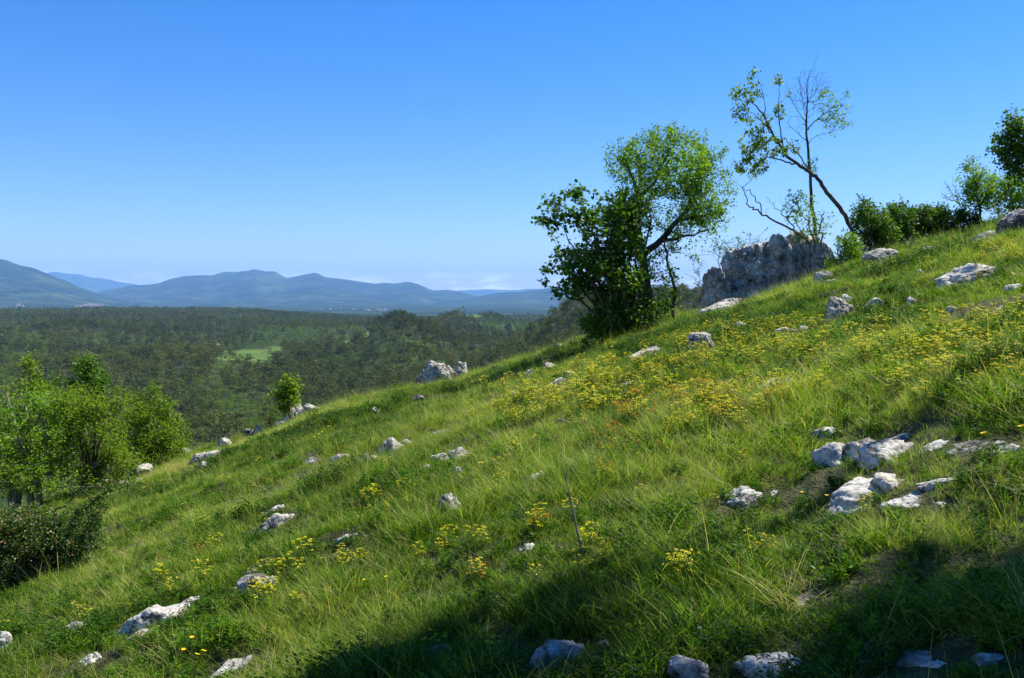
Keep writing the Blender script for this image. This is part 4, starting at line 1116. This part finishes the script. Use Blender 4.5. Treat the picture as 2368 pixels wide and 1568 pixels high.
# dead wood in the grass
def dead(label, paths, Y_, seed):
    X, par, r, nb, tips = grow(paths, pxb([(paths_c[0], paths_c[1], 10, 6, 0, .05, 1)], Y_) if False else [(*paths[0][-1][:3], .05, .05, .05, 1)], 2, seed, tip=.002, step=.08, wob=0.0)
    V, q = tubes(X, par, r, thick=.004)
    b = np.array(paths[0][0][:3])
    o = link('dead_branch', mesh_np('dead_branch', V - b, q, smooth=True), BARK_PALE, loc=b)
    return tag(o, label, 'branch')
Yb = float(hit_near(1290, 985)[1])
dead('bent bare grey branch lying in the grass below the yellow flower field', [pxp([(1272, 988, 0, .006), (1282, 978, 0, .008), (1292, 970, 0, .009), (1300, 972, 0, .011), (1322, 980, 0, .010), (1340, 990, 0, .009), (1348, 988, 0, .007), (1360, 984, 0, .005)], Yb - .1)], Yb, 371)
Yb = float(hit_near(1262, 860)[1])
dead('forked dead branch standing in the grass below the dark shrub shadow', [pxp([(1268, 862, 0, .012), (1258, 838, 0, .010), (1248, 826, 0, .007), (1232, 822, 0, .004)], Yb), pxp([(1258, 838, 0, .008), (1275, 822, 0, .006), (1292, 805, 0, .004)], Yb), pxp([(1254, 832, 0, .006), (1246, 815, 0, .004)], Yb)], Yb, 372)
Yb = float(hit_near(1350, 1285)[1])
dead('tall bent dead stalk standing in the middle of the foreground grass', [pxp([(1350, 1290, 0, .006), (1336, 1240, 0, .006), (1328, 1195, 0, .005), (1316, 1140, 0, .004), (1304, 1090, 0, .003)], Yb), pxp([(1322, 1165, 0, .003), (1300, 1120, 0, .002)], Yb)], Yb, 373)
# trees just right of the picture: they shade the foreground
def side_tree(x, y, hc, cr, seed, lab, n=420):
    z = float(H(x, y))
    tree('tree', lab, 'tree', [[(x, y, z - .1, .09), (x + .05, y, z + hc * .4, .07), (x - .1, y + .1, z + hc * .8, .05), (x, y, z + hc, .03)]],
         [(x, y, z + hc, cr, cr, cr * 1.0, 1), (x - cr * .5, y - cr * .3, z + hc - cr * .5, cr * .6, cr * .6, cr * .5, 1), (x + cr * .4, y + cr * .4, z + hc - cr * .4, cr * .7, cr * .7, cr * .55, 1)],
         n, seed, LEAF_MID, .15, 15, shell=.2, spread=.25, step=.25, tip=.005)
# ------------------------------------------------------------------ the wooded valley
PINE = leaf_mat('pine_needles', [(0.0, (0.024, 0.036, 0.008)), (0.35, (0.062, 0.084, 0.014)), (0.65, (0.125, 0.145, 0.026)), (1.0, (0.21, 0.20, 0.05))], transl=0.15, rough=0.8, spec=0.1, inst=True)
BROAD = leaf_mat('spring_leaves', [(0.0, (0.050, 0.100, 0.007)), (0.4, (0.105, 0.180, 0.010)), (0.7, (0.170, 0.250, 0.015)), (1.0, (0.22, 0.31, 0.03))], transl=0.3, rough=0.7, spec=0.1, inst=True)
def clump_tree(name, seed, h, kind):
    g = np.random.default_rng(seed)
    paths = []
    if kind == 'pine':
        cw = h * g.uniform(.22, .30); c0 = h * g.uniform(.38, .52)
        puffs = []
        for k in range(13):
            t = g.uniform(0, 1); a = g.uniform(0, 2 * PI)
            w_ = cw * math.sin(PI * min(1, .35 + .62 * t)) * 1.1
            puffs.append((w_ * math.cos(a) * g.uniform(.3, 1), w_ * math.sin(a) * g.uniform(.3, 1), c0 + (h - c0) * t * .93, g.uniform(.55, .95) * cw * .62, g.uniform(.3, .5) * cw * .62))
        nq, qs = 44, .46
    elif kind == 'broad':
        cw = h * g.uniform(.26, .36); c0 = h * .15
        puffs = []
        for k in range(16):
            v = g.normal(size=3); v /= np.linalg.norm(v); r_ = g.uniform(.35, .95)
            puffs.append((v[0] * cw * r_, v[1] * cw * r_, h * .56 + v[2] * h * .38 * r_, cw * g.uniform(.3, .5), cw * g.uniform(.25, .42)))
        nq, qs = 36, .36
    else:
        puffs = []; nq, qs = 0, 0
    Vs, Q, A, off = [], [], [], 0
    for (x, y, z, rw, rh) in puffs:
        v = g.normal(size=(nq, 3)); v /= np.linalg.norm(v, axis=1, keepdims=True)
        c = np.array([x, y, z]) + v * np.array([rw, rw, rh]) * g.uniform(.6, 1.05, (nq, 1))
        d1 = g.normal(size=(nq, 3)); d1 -= v * (d1 * v).sum(1, keepdims=True) * .6; d1 /= np.linalg.norm(d1, axis=1, keepdims=True)
        d2 = np.cross(v + g.normal(0, .5, (nq, 3)), d1); d2 /= np.linalg.norm(d2, axis=1, keepdims=True)
        s = qs * g.uniform(.5, 1.2, (nq, 1)) * .5
        Vs.append(np.stack([c - d1 * s, c + d2 * s * .8, c + d1 * s, c - d2 * s * .8], 1).reshape(-1, 3))
        Q.append(np.arange(nq * 4).reshape(nq, 4) + off); off += nq * 4
        A.append(np.repeat(np.clip(g.normal(.42, .12) + g.normal(0, .1, nq), 0, 1), 4))
    # trunk and limbs
    tp = [(0, 0, -1.0, h * .016), (g.normal(0, .1), g.normal(0, .1), h * .5, h * .011), (g.normal(0, .2), g.normal(0, .2), h * .92, h * .004)]
    if kind == 'dead':
        X, par, r, nb, tips = grow([[(0, 0, -1, .16), (0.1, 0, h * .5, .12), (0, .1, h, .03)]], [(0, 0, h * .65, h * .16, h * .16, h * .35, 1)], 34, seed, step=.6, tip=.03, wob=.1)
    else:
        limbs = [tp]
        X, par, r, nb, tips = grow(limbs, [(p_[0], p_[1], p_[2], .2, .2, .2, 1) for p_ in puffs[::2]], 7, seed, step=1.2, tip=.03)
        r = np.maximum(r, .03)
    tv, tq = tubes(X, par, r, thick=.06)
    nf = sum(len(q) for q in Q)
    mat = PINE if kind == 'pine' else BROAD
    cr_ = None
    if nf:
        cr_ = mesh_np('crown', np.concatenate(Vs), np.concatenate(Q), attrs={'tint': np.concatenate(A)}); cr_.materials.append(mat)
    tr_ = mesh_np('trunk', tv, tq, smooth=True); tr_.materials.append(BARK_PALE)
    SPLIT.append((cr_, tr_))
    Vs.append(tv); Q.append(tq + off); A.append(np.full(len(tv), .5))
    me = mesh_np(name, np.concatenate(Vs), np.concatenate(Q), attrs={'tint': np.concatenate(A)})
    me.materials.append(mat); me.materials.append(BARK_PALE)
    mi = np.zeros(len(me.polygons), np.int32); mi[nf:] = 1
    me.polygons.foreach_set('material_index', mi)
    return me
SPLIT = []
FT = [clump_tree('pine_tree', 500 + i, 11 + (i % 3), 'pine') for i in range(5)] + [clump_tree('broadleaf_tree', 520 + i, 8 + i, 'broad') for i in range(4)] + [clump_tree('dead_tree', 540, 9, 'dead')]
BZ = [(510, 950, 120, 55, .75), (590, 1000, 90, 45, .85), (640, 775, 110, 16, .6), (720, 800, 50, 16, .4), (1230, 760, 90, 26, .55), (1120, 815, 120, 22, .4), (20, 870, 60, 50, .6), (330, 712, 28, 6, .9), (20, 765, 60, 18, .4), (740, 770, 120, 14, .35), (1100, 735, 70, 8, .3), (880, 830, 90, 30, .2), (460, 800, 50, 16, .3)]
fp = []
for (r0, r1, sp_) in ((270, 520, 5.7), (520, 800, 6.2), (800, 1300, 7.2), (1300, 2900, 9.2)):
    g = np.random.default_rng(int(r1))
    n = int((R(32) + R(14)) * .5 * (r1 ** 2 - r0 ** 2) / sp_ ** 2)
    a = g.uniform(-R(33), R(13), n); r_ = np.sqrt(g.uniform(r0 ** 2, r1 ** 2, n))
    x, y = r_ * np.sin(a), r_ * np.cos(a); z = valley(x, y)
    mm = meadow_mask(x, y, z, 1.06); rd = road_mask(x, y, z)
    px, py = proj(x, y, z)
    pb = 0.10 + 0.55 * sst(0.15, 0.6, fbm(x / 90, y / 90, seed=601, oct=3))
    for (cx, cy, rx, ry, w_) in BZ:
        pb = pb + w_ * np.exp(-(((px - cx) / rx) ** 2 + ((py - cy) / ry) ** 2)) * (1 if cy > 720 else 1)
    thin = 0.05 + 0.8 * sst(0.25, 0.6, fbm(x / 45, y / 45, seed=611, oct=2)) * (r_ < 1300)
    mt = meadow_mask(x, y, z + 8, .9)
    mt = np.where(meadow_mask(x, y, z + 4, .9) > mt, 1, mt)
    keep = (mm < .4) & ((mt < .4) | (g.uniform(0, 1, n) < .12)) & (~rd.astype(bool)) & (g.uniform(0, 1, n) > thin * (1 - .7 * np.clip(pb, 0, 1)))
    x, y, z, pb, r_ = x[keep], y[keep], z[keep], pb[keep], r_[keep]
    n = len(x)
    isb = g.uniform(0, 1, n) < pb
    idx = np.where(isb, 5 + g.integers(0, 4, n), g.integers(0, 5, n))
    idx = np.where((g.uniform(0, 1, n) < .012) & (r_ < 900), 9, idx)
    scl = g.uniform(.62, 1.22, n) * (1 + .12 * fbm(x / 60, y / 60, seed=621, oct=2)) * np.where(isb, g.uniform(.6, 1.0, n), 1.0) * (1.15 if r0 >= 1300 else 1)
    it = .16 * fbm(x / 120, y / 120, seed=631, oct=3) + g.normal(0, .14, n)
    fp.append((np.stack([x, y, z - .3], -1), idx, np.stack([g.normal(0, .03, n), g.normal(0, .03, n), g.uniform(0, 2 * PI, n)], -1), scl, it))
pts, idx, rot, scl, it = [np.concatenate([p[i] for p in fp]) for i in range(5)]
# the trees that show largest are single trees, the rest is the far wood
px, py = proj(pts[:, 0], pts[:, 1], pts[:, 2] + 9 * scl)
sil = np.interp(px, _sx, _sy)
size = scl * 11 / np.hypot(pts[:, 0], pts[:, 1])
vis = (px > 5) & (px < 1330) & (py < sil - 14) & ~((px < 440) & (py > 860)) & (idx != 9)
order = np.argsort(-np.where(vis, size, 0))
sel = []
for kk, cnt in ((range(0, 5), 150), (range(5, 9), 100)):
    o_ = [i for i in order[:4000] if idx[i] in kk and vis[i]][:cnt]
    sel += o_
dd_ = [i for i in np.argsort(-np.where((idx == 9) & (px > 5) & (px < 1300) & (py < sil - 10), size, 0))[:14]]
sel += dd_
rest = np.ones(len(pts), bool); rest[sel] = False
scatter('far_wood', FT, pts[rest], idx[rest], rot[rest], scl[rest], it[rest], 'dense mixed wood of dark pines and bright spring broadleaf trees filling the valley', 'woodland')
def region(px, py):
    if px < 440: return 'above the left shrubs'
    if px < 560: return 'below the valley meadow, left'
    if px < 700: return 'behind the leafy sapling'
    if px < 860: return 'just right of the leafy sapling'
    if px < 1010: return 'beyond the jagged white crag'
    if px < 1160: return 'right of the jagged crag'
    return 'just left of the dark hazel shrub'
for i in sel:
    k = idx[i]
    kd = 'pine_tree' if k < 5 else ('broadleaf_tree' if k < 9 else 'dead_tree')
    o = empty(kd, pts[i]); o.rotation_euler = rot[i]; o.scale = (scl[i],) * 3
    for nm, me in (('crown', SPLIT[k][0]), ('trunk', SPLIT[k][1])):
        if me is None: continue
        c = bpy.data.objects.new(nm, me); COL.objects.link(c); c.parent = o
    rg_ = region(px[i], py[i])
    w_ = {'pine_tree': 'dark valley pine ', 'broadleaf_tree': 'bright green valley broadleaf tree ', 'dead_tree': 'bare pale dead valley tree '}[kd]
    tag(o, w_ + rg_, 'tree', w_.strip() + 's ' + rg_)
# ------------------------------------------------------------------ far villages
WALL = noise_mat('rendered_wall', [(0.3, (0.50, 0.48, 0.44)), (0.7, (0.66, 0.64, 0.60))], scale=.2)
ROOF = noise_mat('red_roof_tiles', [(0.3, (0.26, 0.10, 0.06)), (0.7, (0.36, 0.15, 0.09))], scale=.2)
def house_meshes(w, d, h, rf):
    V = [(-w/2,-d/2,-3),(w/2,-d/2,-3),(w/2,d/2,-3),(-w/2,d/2,-3),(-w/2,-d/2,h),(w/2,-d/2,h),(w/2,d/2,h),(-w/2,d/2,h),(-w/2,0,h+rf-.4),(w/2,0,h+rf-.4)]
    wall = mesh_np('wall', V, quads=[(0,1,5,4),(2,3,7,6)], tris=[(0,4,3),(3,4,7),(1,2,6),(1,6,5),(4,8,7),(5,6,9)])
    wall.materials.append(WALL)
    e = .6
    U = [(-w/2-e,-d/2-e,h-.5),(w/2+e,-d/2-e,h-.5),(w/2+e,0,h+rf),(-w/2-e,0,h+rf),(w/2+e,d/2+e,h-.5),(-w/2-e,d/2+e,h-.5)]
    U2 = [(a, b, c - .35) for a, b, c in U]
    roof = mesh_np('roof', U + U2, quads=[(0,1,2,3),(3,2,4,5),(7,6,9,8),(8,9,11,10),(0,6,7,1),(4,10,11,5),(1,7,8,2),(2,8,10,4),(3,9,6,0),(5,11,9,3)])
    roof.materials.append(ROOF)
    return wall, roof
HM = [house_meshes(*p) for p in ((14, 10, 6.5, 4.5), (18, 11, 7.5, 5), (12, 11, 8, 4), (26, 12, 7, 4.5))]
def village(cx, cy, rx, ry, n, seed, label, group, sc=.55):
    g = np.random.default_rng(seed); k = 0
    while k < n:
        a = g.uniform(0, 2 * PI); r_ = math.sqrt(g.uniform(0, 1))
        p = hit(cx + rx * r_ * math.cos(a), cy + ry * r_ * math.sin(a))
        if p is None: continue
        k += 1
        w_, rf_ = HM[g.integers(0, 4)]
        o = empty('house', p, g.uniform(0, PI)); s = sc * g.uniform(.85, 1.25); o.scale = (s, s, s)
        for nm, me in (('wall', w_), ('roof', rf_)):
            c = bpy.data.objects.new(nm, me); COL.objects.link(c); c.parent = o
        tag(o, label, 'house', group)
village(216, 707, 27, 3.0, 30, 1, 'small white house with red roof in the larger distant village under the left mountain', 'houses of the larger distant village', .62)
village(185, 709, 16, 1.6, 6, 2, 'small house scattered at the left fringe of the larger distant village', 'houses left of the larger distant village')
village(46, 707, 14, 2.0, 8, 3, 'small house around the church of the far left hamlet', 'houses of the far left hamlet')
village(870, 717, 30, 1.8, 16, 4, 'tiny red roofed house in the far village beyond the dark pine hump', 'houses of the far central village')
village(770, 716, 60, 1.5, 5, 5, 'lone pale farmhouse on the distant plain left of the central village', 'distant farmhouses')
p = hit(42, 706)
o = empty('church', p, .4); o.scale = (.65,) * 3; tag(o, 'church with square tower in the far left hamlet', 'church')
w_, rf_ = house_meshes(30, 14, 12, 7)
for nm, me in (('nave', w_), ('roof', rf_)):
    c = bpy.data.objects.new(nm, me); COL.objects.link(c); c.parent = o
tw, tr = house_meshes(7, 7, 26, 7)
for nm, me in (('tower', tw), ('spire', tr)):
    c = bpy.data.objects.new(nm, me); COL.objects.link(c); c.parent = o; c.location = (18, 0, 0)
# ------------------------------------------------------------------ flowers
PETAL = leaf_mat('yellow_petals', [(0.0, (0.56, 0.56, 0.012)), (0.5, (0.74, 0.66, 0.012)), (0.8, (0.75, 0.40, 0.015)), (1.0, (0.72, 0.17, 0.02))], transl=0.3, rough=0.6, spec=0.2, inst=True, tscale=(1, 1, 1))
STEMG = leaf_mat('flower_stems', [(0.0, (0.04, 0.09, 0.010)), (1.0, (0.11, 0.17, 0.02))], transl=0.3, rough=0.6, spec=0.2, inst=True)
PETAL_O = leaf_mat('orange_petals', [(0.0, (0.50, 0.36, 0.02)), (0.3, (0.55, 0.22, 0.015)), (1.0, (0.45, 0.08, 0.02))], transl=0.3, rough=0.6, spec=0.2, inst=True, tscale=(1, 1, 1))
def heads(seed, nst, rad_, hh, hr, nb_, bs):
    g = np.random.default_rng(seed)
    HV, SV = [], []
    st_v, st_q, st_a = [], [], []
    for s in range(nst):
        a = g.uniform(0, 2 * PI); r_ = rad_ * math.sqrt(g.uniform(0, 1))
        b = np.array([r_ * .35 * math.cos(a), r_ * .35 * math.sin(a), 0]); h_ = hh * g.uniform(.45, 1.1)
        t = np.array([r_ * math.cos(a), r_ * math.sin(a), h_])
        w_ = .0022
        sd_ = np.array([math.cos(a + 1.57), math.sin(a + 1.57), 0]) * w_
        o = len(st_v); st_v += [b - sd_, b + sd_, t + sd_ * .7, t - sd_ * .7]; st_q.append([o, o + 1, o + 2, o + 3]); st_a += [.4] * 4
        for k in range(12):                                # narrow leaves up the stem
            u = g.uniform(.15, .92); c = b + (t - b) * u; an = g.uniform(0, 2 * PI)
            d = np.array([math.cos(an), math.sin(an), .35]) * g.uniform(.012, .022); e = np.array([-math.sin(an), math.cos(an), 0]) * .003
            o = len(st_v); st_v += [c, c + d * .5 + e, c + d, c + d * .5 - e]; st_q.append([o, o + 1, o + 2, o + 3]); st_a += [g.uniform(.2, .9)] * 4
        for k in range(nb_):                               # small bracts in a flat dome
            an = g.uniform(0, 2 * PI); rr_ = hr * math.sqrt(g.uniform(0, 1))
            c = t + np.array([rr_ * math.cos(an), rr_ * math.sin(an), hr * .35 * (1 - (rr_ / hr) ** 2) + g.normal(0, .002)])
            nrm = np.array([g.normal(0, .35), g.normal(0, .35), 1]); d1 = np.cross(nrm, g.normal(size=3)); d1 /= np.linalg.norm(d1); d2 = np.cross(nrm, d1); d2 /= np.linalg.norm(d2)
            s_ = bs * g.uniform(.7, 1.2)
            HV.append(([c - d1 * s_, c + d2 * s_, c + d1 * s_, c - d2 * s_], g.uniform(0, .6)))
    hv = np.array([v for q, _ in HV for v in q]); hq = np.arange(len(hv)).reshape(-1, 4); ha = np.repeat([t for _, t in HV], 4)
    return (hv, hq, None, ha), (np.array(st_v), np.array(st_q), None, np.array(st_a))
SP = []
for i in range(4):
    h_, s_ = heads(700 + i, 11 + 3 * i, .075 + .012 * i, .21 + .02 * i, .019, 15, .0055)
    SP.append((tuft_mesh('flower_heads', h_, mat=PETAL), tuft_mesh('stems', s_, mat=STEMG), tuft_mesh('flower_heads', h_, mat=PETAL_O)))
def both(i, orange):
    h_, s_ = heads(700 + i, 11 + 3 * i, .075 + .012 * i, .21 + .02 * i, .019, 15, .0055)
    V, q, t, a = join_parts([h_, s_])
    me = mesh_np('flowers', V, q, attrs={'tint': a}); me.materials.append(PETAL_O if orange else PETAL); me.materials.append(STEMG)
    mi = np.ones(len(me.polygons), np.int32); mi[:len(h_[1])] = 0; me.polygons.foreach_set('material_index', mi)
    return me
# px, py, rx, ry, count, share of orange, scale
FPATCH = [(1330, 892, 150, 42, 90, .02, 1.25), (1230, 950, 120, 24, 40, .02, 1.1), (1160, 965, 50, 16, 8, 0, 1), (1500, 858, 130, 26, 44, .02, 1.1), (1650, 805, 130, 34, 70, 0, 1.15), (1760, 775, 90, 24, 36, 0, 1.1),
 (1900, 800, 110, 40, 44, .02, 1.1), (1560, 925, 70, 18, 22, .55, 1), (1480, 948, 60, 20, 24, .95, 1), (1640, 905, 80, 16, 20, .4, 1), (1720, 930, 110, 24, 34, .2, 1), (1840, 905, 54, 12, 18, .05, 1.1), (1690, 965, 60, 14, 12, .1, 1),
 (2080, 800, 90, 40, 40, 0, 1.1), (2250, 820, 120, 56, 60, 0, 1.1), (2190, 890, 130, 34, 36, .05, 1), (2310, 588, 60, 18, 26, 0, 1.1), (2190, 602, 70, 20, 18, 0, 1.1), (2120, 640, 60, 20, 8, .1, 1), (2260, 652, 50, 14, 9, .1, 1),
 (2220, 740, 150, 30, 18, 0, 1), (2320, 735, 50, 14, 10, 0, 1), (1720, 690, 110, 14, 20, .15, .9), (1880, 655, 90, 14, 16, .2, .9), (2000, 630, 90, 14, 8, .4, .8), (1380, 790, 50, 14, 12, 0, 1), (1420, 1030, 40, 36, 8, .5, 1), (1190, 1080, 50, 26, 6, .7, .9),
 (1360, 1085, 60, 22, 5, .8, .9), (1140, 1142, 50, 16, 6, 0, 1), (1250, 1215, 26, 10, 5, .6, 1), (1375, 1272, 22, 10, 3, 0, 1.1), (1412, 1305, 20, 12, 3, 0, 1), (1330, 1320, 16, 10, 1, 0, 1), (1550, 1332, 36, 16, 5, 0, 1.1), (1745, 1268, 22, 10, 2, 0, 1),
 (840, 1172, 50, 14, 6, .1, 1), (935, 1130, 14, 16, 2, 0, .8), (470, 1220, 8, 4, 1, 0, .9), (640, 1330, 36, 12, 5, .2, 1), (600, 1382, 26, 12, 4, .1, 1), (685, 1378, 12, 20, 2, .2, 1), (370, 1362, 22, 12, 3, .2, 1), (485, 1332, 22, 6, 2, 0, 1), (480, 1280, 34, 10, 3, .6, .9),
 (760, 1300, 50, 10, 4, 0, 1), (840, 1308, 16, 12, 2, .5, 1), (205, 1430, 26, 6, 3, .2, .9), (14, 1466, 8, 8, 1, 0, 1), (292, 1405, 8, 8, 1, .5, .9), (1092, 1342, 10, 16, 2, .5, 1), (1240, 1330, 10, 10, 1, .3, 1), (2012, 1182, 14, 8, 1, 0, 1),
 (1700, 1010, 120, 24, 7, .3, .9), (1590, 980, 60, 16, 8, .3, 1), (900, 900, 10, 6, 2, 0, 1), (1130, 1520, 16, 6, 1, 0, .9), (1012, 1498, 12, 6, 1, 0, .9), (1450, 1502, 26, 10, 2, 0, .9), (1705, 1050, 20, 30, 3, .9, .9), (1030, 1270, 60, 30, 4, .5, .8), (1240, 1110, 20, 10, 2, .9, .9),
 (560, 1225, 120, 40, 3, .3, .8), (960, 990, 120, 30, 5, .4, .8), (720, 1020, 90, 30, 4, .2, .7), (330, 1130, 60, 12, 3, .1, .8), (1490, 1010, 80, 40, 7, .6, .9), (1300, 1180, 200, 60, 6, .5, .8), (1820, 1120, 160, 60, 5, .2, .8), (1730, 850, 330, 60, 60, .03, .9)]
g = np.random.default_rng(808)
fl = []
for (cx, cy, rx, ry, n, po, sc) in FPATCH:
    for k in range(int(n * 1.3) if n > 6 else n):
        a = g.uniform(0, 2 * PI); r_ = g.uniform(0, 1) ** .55 * 1.45
        p = hit(cx + rx * r_ * math.cos(a), cy + ry * r_ * math.sin(a) + 8, rmax=60)
        if p is None or p[1] > 45: continue
        fl.append((*p[:2], sc * g.uniform(.4, .95) * (.80 if n > 20 else .72), g.uniform(0, 1) < po * (.9 if n > 6 else .4), cx + rx * r_ * math.cos(a), cy))
fl = np.array(fl)
f = rock_field(fl[:, 0], fl[:, 1]); fl = fl[f > 1.02]
fl = fl[np.argsort(-fl[:, 2] / fl[:, 1])]
NI = 230
def near_rock(x, y):
    b = min(range(len(ROCK_POS)), key=lambda i: (ROCK_POS[i][0] - x) ** 2 + (ROCK_POS[i][1] - y) ** 2)
    return ROCK_POS[b][2]
ROCK_POS = [(o.location.x, o.location.y, ' '.join(o['label'].replace(',', '').split()[:9])) for o in COL.objects if o.get('category') in ('rock', 'boulder')]
for k, (x, y, sc, org, fx, fy) in enumerate(fl[:NI]):
    z = float(hill(x, y)) - .01
    o = empty('flowering_spurge', (x, y, z), g.uniform(0, 2 * PI)); o.scale = (sc,) * 3
    i = int(g.integers(0, 4))
    for nm, me in (('flower_heads', SP[i][2] if org else SP[i][0]), ('stems', SP[i][1])):
        c = bpy.data.objects.new(nm, me); COL.objects.link(c); c.parent = o
    nr = near_rock(x, y).rstrip()
    for w_ in (' in', ' of', ' the', ' by', ' at', ' on', ' to', ' its', ' right', ' left', ' below', ' beside', ' and', ' with', ' a', ' behind', ' near'):
        if nr.endswith(w_): nr = nr[:-len(w_)]
    col_ = 'orange red' if org else 'yellow'
    tag(o, f'{col_} flowering spurge nearest the {nr}', 'flower', f'{col_} spurges nearest the {nr}')
FL = fl[NI:]
n = len(FL)
scatter('wildflowers', [both(i, False) for i in range(4)] + [both(i, True) for i in range(4)], np.stack([FL[:, 0], FL[:, 1], hill(FL[:, 0], FL[:, 1]) - .01], -1), g.integers(0, 4, n) + 4 * FL[:, 3].astype(int),
        np.stack([g.normal(0, .1, n), g.normal(0, .1, n), g.uniform(0, 2 * PI, n)], -1), FL[:, 2], g.uniform(-.1, .15, n), 'yellow and orange spurge flowers spread through the middle and right meadow', 'flowers')
# buttercups: single small yellow discs on thin stalks
def buttercup(seed):
    g = np.random.default_rng(seed); V, Q, A = [], [], []
    for s in range(2):
        b = np.array([*g.normal(0, .02, 2), 0.]); t = b + np.array([*g.normal(0, .04, 2), g.uniform(.18, .26)])
        V += [b - [.001, 0, 0], b + [.001, 0, 0], t + [.001, 0, 0], t - [.001, 0, 0]]
        for k in range(5):
            an = k * 2 * PI / 5; d = np.array([math.cos(an), math.sin(an), .35]) * .013; e = np.array([-math.sin(an), math.cos(an), 0]) * .008
            V += [t, t + d * .6 + e, t + d, t + d * .6 - e]
        A += [0] * 4 + [.62] * 20
    V = np.array(V); q = np.arange(len(V)).reshape(-1, 4)
    me = mesh_np('buttercup', V, q, attrs={'tint': A}); me.materials.append(PETAL); me.materials.append(STEMG)
    mi = np.zeros(len(q), np.int32); mi[::6] = 1; me.polygons.foreach_set('material_index', mi)
    return me
x, y, g = meadow_points(4, 30, 1.0, 909, wide=.7)
k = g.uniform(0, 1, len(x)) < .25 + .75 * sst(.1, .5, fbm(x / 2.5, y / 2.5, seed=911, oct=2)); x, y = x[k], y[k]
f = rock_field(x, y); x, y = x[f > 1.05], y[f > 1.05]; n = len(x)
scatter('buttercups', [buttercup(i) for i in range(3)], np.stack([x, y, hill(x, y)], -1), g.integers(0, 3, n), np.stack([g.normal(0, .2, n), g.normal(0, .2, n), g.uniform(0, 6, n)], -1), g.uniform(.7, 1.2, n), g.uniform(-.1, .1, n), 'tiny golden buttercups dotted thinly over the meadow', 'flowers')

# tangle of dead stalks at the bare stone
p = hit(1868, 1392, rmax=40)
dm = tuft_mesh('dead_stalks', blades(200, .16, .05, .15, .0035, 1.3, .6, .5, .1, 951, .97, (-.3, 0)), mat=GRASS)
o = link('dead_stalks', dm, loc=p); tag(o, 'tangle of dead straw coloured stalks over the flat bare stone in the shade edge', 'dead stalks')
SHG = 'trees beside the meadow on the right'
side_tree(5.8, 6.95, 9.0, 1.0, 401, 'tallest tree beyond the right edge, its shade reaching the bottom left grass', 230)
side_tree(6.7, 5.2, 8.0, 1.1, 402, 'tall tree beyond the right edge shading the bottom centre grass', 230)
side_tree(6.95, 4.35, 6.2, 1.2, 403, 'middle sized tree beyond the right edge shading the lower right corner', 230)
side_tree(5.8, 3.0, 5.4, 1.2, 404, 'shortest tree beyond the right edge, nearest the camera position', 220)
side_tree(7.3, 6.0, 8.6, 1.0, 405, 'tall tree standing behind the others beyond the lower right corner', 220)
make_haze()
